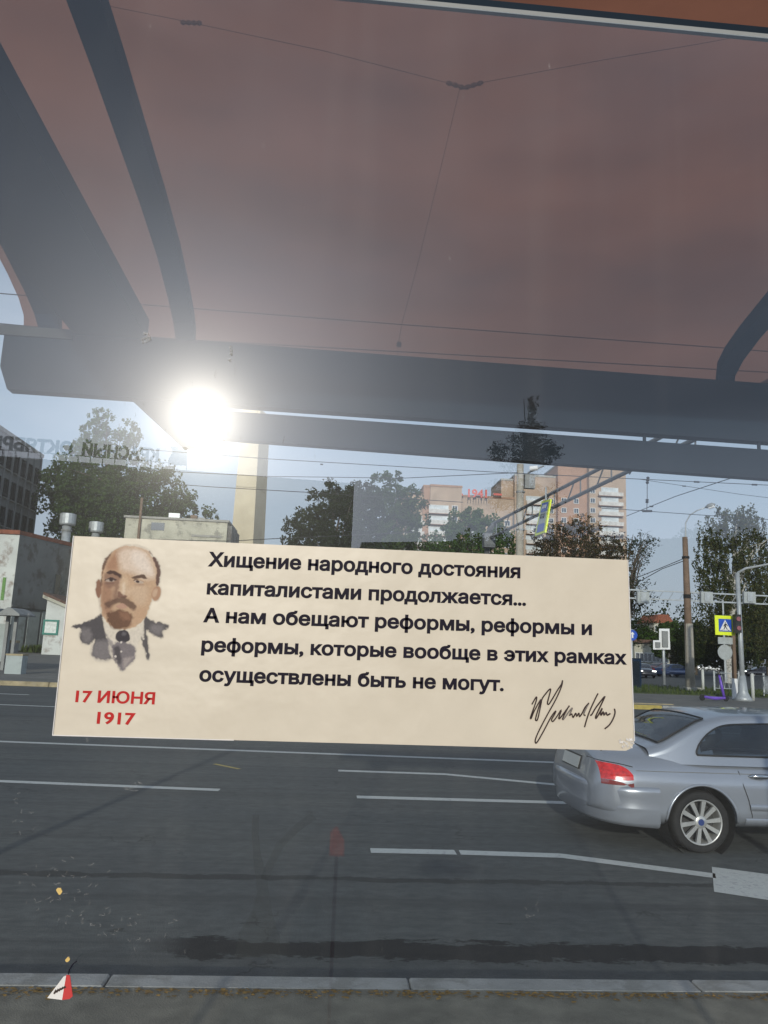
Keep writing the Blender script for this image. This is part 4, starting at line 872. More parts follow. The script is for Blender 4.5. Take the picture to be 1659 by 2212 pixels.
# lower hall to the right of it, its roof seen under the open sky
p0, p1 = PY(770, 1171, 92), PY(985, 1158, 78); p1.z = p0.z
t = thing('low_hall', mir(Vector((p0.x, p0.y, 0))), 'low dark hall beside the factory building, seen reflected', 'building')
MB().prism([mir(p) for p in (Vector((p0.x+.6, 92, 0)), Vector((60, 66, 0)), Vector((60, 78, 0)), Vector((p0.x+.6, 104, 0)))], (0, 0, p0.z)).build('wall', 'dark_facade', t)
for i in range(12):
    k = (i+.5)/12; p = mir(Vector((p0.x+.6+(60-p0.x)*k, 92-26*k-.1, 0))); place(fwm, t, (p.x, p.y, 3.4), math.pi+math.atan2(26, 60)*.5)
for i, (px, py, rx, ry, Y) in enumerate(((1010, 1215, 55, 65, 60), (1120, 1210, 80, 70, 62), (1250, 1195, 90, 80, 60), (1390, 1260, 80, 70, 58), (1500, 1215, 85, 75, 56), (1640, 1215, 90, 75, 55))):
    b_ = []
    for q in (blobpx(px, py, rx, ry, Y), blobpx(px+rx*.4, py+ry, rx*1.1, ry, Y)): m_ = mir(q[:3]); b_.append((m_.x, m_.y, m_.z, *q[3:]))
    f_ = mir(foot(px, Y)); lb_ = ('first from the hall', 'second from the hall', 'third from the hall', 'third from the far end', 'second from the far end', 'last of the row')[i]
    tree((f_.x, f_.y, .14), b_, 6000, .28, 'leaf_dark', 'dark tree in the row behind the viewer, '+lb_, 'reflected trees beside the low hall', tr=.2, seedv=60+i, clumpr=.24)
b_ = []
for q in ((1152, 880, 15, 38), (1150, 925, 34, 30), (1140, 962, 52, 32), (1188, 975, 32, 26), (1075, 975, 26, 26), (1135, 1000, 62, 30), (1100, 1070, 60, 40), (1170, 1080, 50, 40)):
    bb = blobpx(*q, 34, 1); m_ = mir(bb[:3]); b_.append((m_.x, m_.y, m_.z, *bb[3:]))
f_ = mir(foot(1140, 34)); tree((f_.x, f_.y, .14), b_, 9000, .085, 'leaf_spruce', 'dark pointed tree reflected over the beam, above the concrete pole', name='conifer_tree', tr=.10, seedv=7, limbs=14, clumpr=.28, fill=.6)
# overhead wires
def wire(pts, Ys, label, r=.011, refl=False, sag=0., cat='wire', group=None, ins=None):
    P = [PY(px, py, Y) for (px, py), Y in zip(pts, Ys)]
    if refl: P = [mir(p) for p in P]
    Q = []
    for a, b in zip(P, P[1:]):
        for t_ in np.linspace(0, 1, 9)[:-1]: q_ = a.lerp(b, t_); q_.z -= sag*4*t_*(1-t_); Q.append(q_)
    Q.append(P[-1]); t_ = thing('overhead_wire', P[0], label, cat, group); MB().tube(Q, r, 5).build('cable', 'wire', t_)
    for px, py, Y, ln_, rr in (ins or []):
        c = PY(px, py, Y); a = PY(px-ln_, py-ln_*.03, Y); b = PY(px+ln_, py+ln_*.05, Y)
        if refl: a, b = mir(a), mir(b)
        MB().tube([a.lerp(b, k/8) for k in range(9)], [rr*(1 if k % 2 else .55) for k in range(9)], 8).build('insulator', 'insulator', t_)
    return t_
G = 'high wires seen through the shelter roof'
wire([(-200, 620), (0, 634), (280, 656), (865, 701), (1540, 750), (1900, 778)], [14]*6, 'upper long wire crossing the brown roof view', group=G)
wire([(-200, 688), (0, 699), (330, 730), (830, 758), (1245, 781), (1900, 818)], [14]*6, 'lower long wire just above the dark beam', group=G)
wire([(150, -5), (240, 14), (390, 44), (437, 54), (700, 110), (963, 178)], [9]*6, 'slanting span wire at the top left with one insulator', r=.004, group=G, ins=[(413, 49, 9, 23, .034)])
wire([(1043, 178), (1300, 130), (1510, 95), (1700, 60)], [9]*4, 'span wire rising to the right from the Y shaped insulator', r=.004, group=G, ins=[])
tw = wire([(993, 192), (960, 330), (905, 560), (868, 700), (861, 740), (858, 775)], [9.5, 9.7, 10, 10.4, 10.6, 10.8], 'thin drop wire hanging from the Y shaped insulator', r=.0035, group=G, ins=[(862, 744, 10.6, 5, .05)])
for a, b in (((964, 178), (1003, 190)), ((1003, 190), (1043, 178))):
    pa, pb = PY(*a, 9), PY(*b, 9); MB().tube([pa.lerp(pb, k/6) for k in range(7)], [.034*(1 if k % 2 else .6) for k in range(7)], 8).build('insulator', 'insulator', tw)
# post added to give the faint orange streak in the reflection, duller lower down
a, b = mir(PY(730, 1786, 2.9)), mir(PY(728, 2170, 2.9)); b.z = .14; w_ = .026
t = thing('added_orange_post', b, 'slim orange post added behind the viewer to give a faint orange reflection in the glass', 'post')
zk = a.z-.10
MB().prism([(a.x-w_, a.y, zk), (a.x+w_, a.y, zk), (a.x+w_, a.y, a.z-.05), (a.x-.004, a.y, a.z), (a.x-w_, a.y, a.z-.02)], (0, -.02, 0)).build('bright_top', 'orange_film', t)
MB().tube([(a.x, a.y-.01, .17), (a.x, a.y-.01, zk-.001)], .007, 10).build('stem', 'orange_dull', t); MB().tube([(a.x, a.y-.01, .14), (a.x, a.y-.01, .175)], [.11, .07], 14).build('base', 'rubber', t)

# ============================================================ WIRES SEEN THROUGH THE GLASS
G = 'overhead wires above the road'
wire([(300, 970), (575, 991), (1105, 1022), (1659, 1048), (1800, 1055)], [24]*5, 'upper contact wire running under the dark beam', r=.012, group=G, ins=[(695, 1003, 24, 3, .03), (1200, 1027, 24, 5, .03), (1505, 1041, 24, 6, .035), (1630, 1047, 24, 6, .035)])
wire([(300, 1015), (575, 1029), (869, 1033), (1118, 1021)], [30, 29, 28, 26], 'second wire that joins the concrete pole', r=.014, group=G)
wire([(300, 1040), (460, 1052), (655, 1063), (1000, 1085)], [30]*4, 'third wire crossing the cream tower', r=.014, group=G)
wire([(300, 1165), (493, 1169), (605, 1163), (900, 1150)], [40]*4, 'lowest wire just above the sticker at left', r=.02, group=G)
wire([(1353, 1115), (1460, 1072), (1579, 1033), (1640, 1008)], [26, 22, 18, 16], 'slanting span wire right of the apartment tower', r=.012, group=G, ins=[(1407, 1094, 24, 4, .03)])
wire([(1300, 1098), (1353, 1101), (1506, 1112), (1700, 1125)], [26]*4, 'wire ending near the curved street lamp', r=.012, group=G)
wire([(1380, 1035), (1480, 1050), (1600, 1068), (1700, 1080)], [30]*4, 'faint upper wire at far right', r=.010, group=G, ins=[(1478, 1050, 30, 4, .03)])
wire([(1300, 1278), (1371, 1250), (1430, 1226), (1476, 1207)], [46, 44, 42, 41], 'upper cable tied to the brown topped pole', r=.022, group=G)
wire([(1300, 1302), (1371, 1262), (1430, 1229), (1476, 1212)], [46, 44, 42, 41], 'lower cable tied to the brown topped pole', r=.022, group=G)
P = [PY(1400, 1030, 24), PY(1398, 1045, 24), PY(1398, 1078, 24), PY(1397, 1103, 24)]
t = thing('hanger', P[0], 'vertical insulated hanger between two wires, right of the apartment tower', 'hanger')
MB().tube(P, .012, 5).build('rod', 'wire', t)
for a, b in ((0, 1), (2, 2.35)):
    A_ = P[int(a)]; B_ = P[1] if b == 1 else P[2].lerp(P[3], .35); MB().tube([A_.lerp(B_, k/6) for k in range(7)], [.06*(1 if k % 2 else .5) for k in range(7)], 8).build('insulator', 'insulator', t)
a, b = PY(1388, 1104, 24), PY(1408, 1104, 24); MB().tube([a, b], .04, 6).build('clamp', 'insulator', t)

# ============================================================ STREET FURNITURE
def pole(px0, pyb, px1, pyt, Y, r0, r1, m, label, name='pole', seg=10, cat='pole', zb=.13):
    b = PY(px0, pyb, Y); tp = PY(px1, pyt, Y); b.z = zb; tp.x = b.x+(tp.x-b.x)*.35
    t_ = thing(name, b, label, cat); MB().tube([b, b.lerp(tp, .5), tp], [r0, (r0+r1)/2, r1], seg).build('shaft', m, t_, True); return t_, b, tp
t, b, tp = pole(1121, 1480, 1122, 1003, 33, .20, .15, 'pole_concrete', 'thick pale concrete pole standing in front of the apartment tower')
for z in (tp.z-1.3, tp.z-3.0, tp.z-5.6): MB().tube([(b.x, b.y, z), (b.x, b.y, z+.07)], .20, 12).build('band', 'steel_grey', t)
a = PY(1132, 1041, 33); MB().box((b.x+.17, b.y-.15, a.z-.3), (b.x+.62, b.y+.1, a.z+.35)).build('box', 'steel_grey', t); MB().tube([(b.x+.3, b.y-.1, tp.z-.4), (b.x+.9, b.y-.6, tp.z-.15)], .04, 6).build('bracket', 'galvanised', t)
a = PY(1143, 1017, 33); MB().tube([(a.x-.08, 32.6, a.z), (a.x+.25, 32.5, a.z+.03)], .11, 10).build('camera_unit', 'sign_white', t)
# mast arm truss over the road
bz = 6.75; A0 = PZ(1053, 1137, bz); t = thing('mast_arm_gantry', (A0.x, A0.y, .13), 'grey steel mast with a long truss arm reaching over the road', 'gantry')
MB().tube([(A0.x, A0.y, .13), (A0.x, A0.y, bz-.55), (A0.x+.02, A0.y-.3, bz-.2), (A0.x+.1, A0.y-.9, bz)], [.13, .10, .10, .08], 10).build('mast', 'gantry_steel', t, True)
e = PZ(1312, 1008, bz); dirA = (e-A0); dirA.z = 0; dirA.normalize(); lenA = 19.0; zl = bz-.42
U = lambda s_, z, o_=0: Vector((A0.x+dirA.x*s_-dirA.y*o_, A0.y+dirA.y*s_+dirA.x*o_, z))
MB().tube([U(.6, bz), U(lenA, bz+.1)], .055, 8).build('upper_chord', 'gantry_steel', t); MB().tube([U(.3, zl-.1), U(lenA, zl+.12)], .055, 8).build('lower_chord', 'gantry_steel', t)
for i in range(18): s_ = 1.2+i*.98; MB().tube([U(s_, zl-.05), U(s_+(.49 if i % 2 else 0), bz)], .022, 5).build('strut', 'gantry_steel', t)
a = PZ(1060, 1125, bz); MB().box((A0.x-.22, A0.y-.5, bz-.9), (A0.x+.22, A0.y-.1, bz-.35)).build('joint_plate', 'gantry_steel', t)
# yellow edged bus lane board hanging from the arm, turned towards traffic
c4 = [PY(*p) for p in ((1170, 1083, 20.3), (1189, 1078, 19.2), (1177, 1150, 19.2), (1155, 1158, 20.3))]
t = thing('bus_stop_board', c4[3], 'narrow yellow edged blue board hanging from the truss arm', 'sign')
def qp(u, v, l=0):
    p = c4[3].lerp(c4[2], u).lerp(c4[0].lerp(c4[1], u), v); n_ = (c4[2]-c4[3]).cross(c4[0]-c4[3]).normalized(); return p+n_*l
MB().prism([qp(0, 0), qp(1, 0), qp(1, 1), qp(0, 1)], qp(0, 0, -.04)-qp(0, 0)).build('backing', 'signal_yellow', t)
for (u0, u1, v0, v1, mm, nm) in ((.15, .85, .66, .93, 'traffic_blue', 'blue_field'), (.15, .85, .07, .30, 'traffic_blue', 'blue_field'), (.15, .85, .305, .655, 'sign_grey', 'grey_field')):
    MB().prism([qp(u0, v0, .004), qp(u1, v0, .004), qp(u1, v1, .004), qp(u0, v1, .004)], qp(0, 0, .006)-qp(0, 0)).build(nm, mm, t)
for v_, hh_ in ((.46, .07), (.56, .03), (.76, .10)): MB().prism([qp(.28, v_, .012), qp(.72, v_, .012), qp(.72, v_+hh_, .012), qp(.28, v_+hh_, .012)], qp(0, 0, .004)-qp(0, 0)).build('symbol', 'sign_black' if v_ < .6 else 'sign_white', t)
MB().tube([qp(.5, 1), qp(.5, 1)+Vector((0, 0, .35))], .025, 6).build('hanger_rod', 'galvanised', t)
# brown topped pole with the curved lamp
t, b, tp = pole(1492, 1498, 1475, 1160, 41, .24, .14, 'pole_rust', 'tall pole with brown upper part and pale lower part')
MB().tube([b, b+Vector((0, 0, 3.6))], [.25, .22], 12).build('painted_base', 'pole_concrete', t, True); MB().box((b.x-.42, b.y-.42, .1), (b.x+.42, b.y+.42, .35)).build('footing', 'concrete', t)
for z in (tp.z-1.2, tp.z-3.4, 5.2): MB().tube([(b.x+(tp.x-b.x)*z/tp.z, b.y, z), (b.x+(tp.x-b.x)*z/tp.z, b.y, z+.12)], .20, 10).build('band', 'rubber', t)
pp = [PY(1485, 1225, 41), PY(1481, 1160, 41), PY(1481, 1130, 40.9), PY(1490, 1113, 40.7), PY(1505, 1103, 40.4), PY(1527, 1095, 40)]
t = thing('street_lamp', pp[0], 'curved street lamp on a thin tube rising beside the brown topped pole', 'street lamp'); MB().tube(pp, [.05, .045, .04, .04, .035, .03], 8).build('arm', 'galvanised', t, True)
a, b2 = PY(1524, 1096, 40), PY(1545, 1089, 39.6); MB().tube([a, a.lerp(b2, .3), a.lerp(b2, .7), b2], [.05, .13, .14, .04], 10).build('lamp_head', 'steel_grey', t, True); MB().tube([a.lerp(b2, .35)-Vector((0, 0, .08)), a.lerp(b2, .9)-Vector((0, 0, .08))], .10, 8).build('lens', 'sign_white', t)
# steel pole with flared base
t, b, tp = pole(1606, 1515, 1590, 1238, 33.2, .115, .09, 'galvanised', 'straight galvanised pole with a flared base at far right', cat='street lamp', name='street_lamp')
MB().tube([(b.x, b.y, .13), (b.x, b.y, .28), (b.x, b.y, .5), (b.x, b.y, 1.2)], [.42, .30, .20, .125], 12).build('flared_base', 'galvanised', t, True)
MB().tube([tp, PY(1610, 1228, 33), PY(1680, 1215, 32.6)], [.06, .05, .04], 8).build('arm', 'galvanised', t)
MB().box((b.x-.35, b.y-.28, 3.05), (b.x-.10, b.y, 3.85)).build('light_housing', 'sign_black', t)
for z in (3.65, 3.25): MB().tube([(b.x-.24, b.y-.30, z), (b.x-.24, b.y-.33, z)], .10, 12).build('light_lens', 'lamp_red_dark', t)
a = PY(1522, 1287, 60); t = thing('street_lamp', (a.x, 60, .15), 'distant pale street lamp half hidden in the birch', 'street lamp'); MB().tube([(a.x+1.5, 60, .15), (a.x+1.5, 60, a.z-.3), (a.x+.6, 60, a.z)], [.09, .07, .04], 6).build('arm', 'galvanised', t); MB().tube([(a.x+.6, 60, a.z), (a.x-.5, 60, a.z+.2)], [.14, .10], 8).build('lamp_head', 'sign_white', t)
# brown post carrying the crossing sign
Y = 34.6; t, b, tp = pole(1588, 1500, 1584, 1340, Y, .11, .10, 'pole_rust', 'short brown post with a white foot behind the crossing sign'); MB().tube([b, b+Vector((0, 0, .9))], .135, 10).build('foot', 'sign_white', t)
Y = 33.4; a, c_ = PY(1544, 1329, Y), PY(1588, 1373, Y); t = thing('pedestrian_crossing_sign', (a.x, Y, c_.z), 'yellow edged blue pedestrian crossing sign, facing the camera at right', 'sign')
MB().box((a.x, Y, c_.z), (c_.x, Y+.03, a.z)).build('board', 'signal_yellow', t); W = c_.x-a.x; H = a.z-c_.z
def fl(u0, v0, u1, v1, m, nm, d=.012): MB().box((a.x+u0*W, Y-d, c_.z+v0*H), (a.x+u1*W, Y-d+.009, c_.z+v1*H)).build(nm, m, t)
fl(.18, .18, .83, .83, 'traffic_blue', 'blue_field')
tri = lambda L_, m, nm, d: MB().prism([(a.x+u*W, Y-d, c_.z+v*H) for u, v in L_], (0, .006, 0)).build(nm, m, t)
tri([(.22, .235), (.79, .235), (.505, .79)], 'sign_white', 'triangle', .022)
tri([(.49, .62), (.53, .62), (.53, .67), (.49, .67)], 'sign_black', 'figure_head', .030); tri([(.46, .44), (.53, .44), (.55, .60), (.48, .60)], 'sign_black', 'figure_body', .030)
tri([(.40, .28), (.44, .28), (.52, .45), (.47, .45)], 'sign_black', 'figure_leg', .030); tri([(.58, .28), (.62, .28), (.53, .46), (.49, .44)], 'sign_black', 'figure_leg', .030)
tri([(.40, .46), (.43, .44), (.50, .58), (.48, .60)], 'sign_black', 'figure_arm', .031); tri([(.55, .59), (.53, .55), (.62, .45), (.64, .47)], 'sign_black', 'figure_arm', .031)
for u in (.30, .64): tri([(u, .245), (u+.05, .245), (u+.05, .28), (u+.02, .28)], 'sign_black', 'stripe', .031)
MB().tube([(c_.x-.05, Y+.1, c_.z+.3), (c_.x+.25, Y+1.0, c_.z+.3)], .02, 6).build('bracket', 'galvanised', t)
a, c_ = PY(1551, 1376, 33.5), PY(1583, 1392, 33.5); t = thing('sign_plate', (a.x, 33.5, c_.z), 'plain grey plate just under the crossing sign, back side', 'sign'); MB().box((a.x, 33.5, c_.z), (c_.x, 33.53, a.z)).build('plate', 'sign_grey', t); MB().tube([(c_.x-.1, 33.55, (a.z+c_.z)/2), (c_.x+.35, 34.5, (a.z+c_.z)/2)], .02, 6).build('bracket', 'galvanised', t)
a = PY(1566, 1409, 33.6); t = thing('round_sign_back', a, 'round grey sign seen from behind, lowest under the crossing sign', 'sign'); MB().tube([(a.x, 33.58, a.z), (a.x, 33.61, a.z)], .335, 28).build('disc', 'sign_grey', t); MB().tube([(a.x+.1, 33.62, a.z), (a.x+.5, 34.5, a.z)], .02, 6).build('bracket', 'galvanised', t)
# signal head with white edged board
Y = 50; t, b, tp = pole(1435, 1482, 1432, 1358, Y, .10, .09, 'galvanised', 'thin grey pole carrying the white edged signal box')
c = lambda px, py: PY(px, py, Y-.3); t = thing('traffic_signal', c(1425, 1380), 'signal head on an L shaped board with white border, seen from behind', 'traffic light')
Lp = [(1424, 1358), (1446, 1358), (1448, 1403), (1411, 1403), (1411, 1383), (1424, 1383)]; MB().prism([c(*p) for p in Lp], (0, .04, 0)).build('board', 'sign_white', t)
for (x0, y0_, x1, y1_) in ((1429, 1363, 1442, 1398), (1415, 1387, 1425, 1399)): p, q = c(x0, y0_), c(x1, y1_); MB().box((p.x, Y-.42, q.z), (q.x, Y-.31, p.z)).build('housing', 'steel_grey', t)
p = PY(1366, 1372, 48); t = thing('round_blue_sign', p, 'round blue road sign half hidden by the right edge of the sticker', 'sign'); MB().tube([(p.x, 48, p.z), (p.x, 48.04, p.z)], .33, 24).build('disc', 'traffic_blue', t); MB().tube([(p.x, 48.08, .15), (p.x, 48.08, p.z)], .04, 8).build('post', 'galvanised', t)
MB().prism([(p.x-.05, 47.98, p.z-.18), (p.x+.05, 47.98, p.z-.18), (p.x+.05, 47.98, p.z+.05), (p.x+.14, 47.98, p.z+.05), (p.x, 47.98, p.z+.22), (p.x-.14, 47.98, p.z+.05), (p.x-.05, 47.98, p.z+.05)], (0, .01, 0)).build('arrow', 'sign_white', t)
# far gantry across the right
Y = 55; t = thing('far_gantry', PY(1700, 1500, Y), 'long horizontal truss gantry across the far right junction', 'gantry')
za, zb_ = PY(1500, 1280, Y).z, PY(1500, 1298, Y).z; xs, xe = PY(1356, 1280, Y).x-6, 46
for z in (za, zb_): MB().box((xs, Y, z-.05), (xe, Y+.1, z+.05)).build('chord', 'galvanised', t)
for i in range(34): x = xs+.3+i*.8; MB().tube([(x, Y+.05, zb_), (x+.4, Y+.05, za)], .022, 4).build('strut', 'galvanised', t)
for x in (xs, xe): MB().tube([(x, Y+.1, .1), (x, Y+.1, za)], .13, 8).build('leg', 'galvanised', t)
for px, lb in ((1387, 'small signal box on the far gantry, nearest the sticker'), (1524, 'signal box on the far gantry in front of the birch'), (1616, 'signal box on the far gantry at the right edge')):
    p = PY(px, 1291, Y); t = thing('gantry_signal_box', p, lb, 'traffic light', 'boxes on the far gantry'); MB().box((p.x-.45, Y-.25, p.z-.42), (p.x+.45, Y-.02, p.z+.42)).build('board', 'sign_grey', t); MB().box((p.x-.2, Y-.32, p.z-.32), (p.x+.2, Y-.26, p.z+.32)).build('housing', 'galvanised', t)
# cabinet, railings
p, q = PZ(1474, 1499, .13), PY(1485, 1434, 43); t = thing('control_cabinet', (p.x, 42, .13), 'dark blue control cabinet left of the tall pole', 'cabinet'); MB().box((p.x-.6, 42.6, .13), (p.x+.05, 43.1, 1.72)).build('body', 'steel_blue', t); MB().box((p.x-.62, 42.58, 1.722), (p.x+.07, 43.12, 1.77)).build('lid', 'steel_dark', t); MB().box((p.x-.5, 42.56, .25), (p.x-.05, 42.598, 1.6)).build('door', 'steel_dark', t)
def railing(x0, y0_, x1, y1_, m, label, h=1.0, n=14, zig=False, post='galvanised', grp=None):
    t_ = thing('railing', (x0, y0_, .15), label, 'railing', grp); A_, B_ = Vector((x0, y0_, .15)), Vector((x1, y1_, .15)); mb_ = []
    for z in (.18, h): MB().tube([A_+Vector((0, 0, z)), B_+Vector((0, 0, z))], .025, 5).build('rail', m, t_)
    for i in range(n+1):
        p_ = A_.lerp(B_, i/n); big = i in (0, n)
        if zig and not big: q_ = A_.lerp(B_, (i+.5)/n); MB().tube([p_+Vector((0, 0, .18)), q_+Vector((0, 0, h))], .014, 4).build('baluster', m, t_); MB().tube([q_+Vector((0, 0, h)), A_.lerp(B_, min(1, (i+1)/n))+Vector((0, 0, .18))], .014, 4).build('baluster', m, t_)
        else: MB().tube([p_+Vector((0, 0, 0 if big else .18)), p_+Vector((0, 0, h+.12 if big else h))], .055 if big else .014, 6 if big else 4).build('post' if big else 'baluster', post if big else m, t_)
a = PZ(1404, 1490, .15); b = PZ(1476, 1497, .15); railing(a.x, 46.2, b.x+.5, 45.6, 'steel_blue', 'dark blue railing between the signal pole and the cabinet', h=1.05, n=30)
a = PZ(1503, 1497, .15); b = PZ(1519, 1500, .15); railing(21.2, 41.2, 22.6, 41.2, 'galvanised', 'short pale railing with crossed bars beside the scooter', n=5, zig=True)
railing(20.35, 34.2, 21.9, 37.6, 'galvanised', 'pale railing with crossed bars behind the flared base pole', n=8, zig=True)
for px, py, Y, lb in ((1519, 1492, 41.2, 'pale bollard just right of the tall pole'), (1627, 1513, 33.5, 'pale bollard right of the flared base pole')):
    p = PY(px, py, Y); t = thing('bollard', (p.x, Y, .13), lb, 'bollard', 'pale bollards beside the railings'); MB().tube([(p.x, Y, .13), (p.x, Y, 1.25)], .075, 10).build('tube', 'plaster_white', t, True); MB().tube([(p.x, Y, 1.25), (p.x, Y, 1.29), (p.x, Y, 1.31)], [.08, .06, .02], 10).build('cap', 'plaster_white', t)
# scooter
p = PZ(1560, 1515, .13); x, y = p.x, p.y; t = thing('kick_scooter', (x, y, .13), 'purple rental kick scooter parked by the flared pole', 'scooter')
MB().tube([(x-.78, y, .29), (x-.3, y, .24), (x+.12, y-.03, .27)], [.05, .07, .05], 8).build('deck', 'scooter_purple', t); MB().tube([(x+.10, y, .26), (x-.0, y, .75), (x-.09, y, 1.22)], [.055, .06, .04], 8).build('stem', 'scooter_purple', t, True)
MB().tube([(x-.10, y-.24, 1.24), (x-.09, y, 1.25), (x-.10, y+.24, 1.24)], .022, 6).build('handlebar', 'black_plastic', t); MB().tube([(x-.10, y-.04, 1.24), (x-.12, y, 1.36)], .055, 8).build('display', 'black_plastic', t)
for dx in (-.86, .17): MB().tube([(x+dx, y-.025, .25), (x+dx, y+.025, .25)], .115, 16).build('wheel', 'rubber', t)
MB().box((x-.95, y-.05, .36), (x-.75, y+.05, .385)).build('mudguard', 'black_plastic', t)
# shelter across the road, bin
Y = 36.8; a = PY(-40, 1330, Y); b = PY(60, 1332, Y); zt_ = b.z; t = thing('tram_shelter', ((a.x+b.x)/2, Y, .13), 'green grey shelter with pointed roof across the road at left', 'shelter')
for px in (10, 28): p = PY(px, 1400, Y); MB().box((p.x-.07, Y-.07, .13), (p.x+.07, Y+.07, zt_)).build('post', 'steel_grey', t)
for dx in (-2.2, -4.0): MB().box((b.x+dx-1.0, Y-.05, .13), (b.x+dx-.9, Y+.05, zt_)).build('post', 'steel_grey', t)
MB().prism([(b.x-5.5, Y-1, zt_), (b.x, Y-1, zt_), (b.x, Y-1, zt_+.07), (b.x-5.5, Y-1, zt_+.07)], (0, 2, 0)).build('eaves', 'steel_grey', t)
MB().prism([(b.x-.95, Y-1.0, zt_+.072), (b.x-.0, Y-1.0, zt_+.072), (b.x-.32, Y-1, zt_+.30), (b.x-.55, Y-1, zt_+.36)], (0, 2, 0)).build('gable', 'steel_grey', t)
MB().box((b.x-5.4, Y+.3, .5), (b.x-.8, Y+.34, 2.2)).build('back_panel', 'panel_pale', t); MB().box((b.x-5.4, Y-.95, zt_+.08), (b.x-1, Y+.9, zt_+.30)).build('roof_box', 'panel_pale', t)
p = PZ(28, 1456, .13); t = thing('litter_bin', p, 'square grey litter bin with a yellow rim beside the shelter across the road', 'bin'); MB().box((p.x-.36, p.y, .13), (p.x+.3, p.y+.6, .88)).build('body', 'panel_pale', t); MB().box((p.x-.38, p.y-.02, .882), (p.x+.32, p.y+.62, .95)).build('rim', 'kerb_yellow', t)
p = PZ(15, 1447, .13); t = thing('litter_bin', p, 'smaller bin with yellow band behind the shelter post', 'bin'); MB().box((p.x-.2, p.y, .13), (p.x+.25, p.y+.4, 1.35)).build('body', 'steel_grey', t); MB().box((p.x-.22, p.y-.02, 1.352), (p.x+.27, p.y+.42, 1.47)).build('rim', 'kerb_yellow', t)

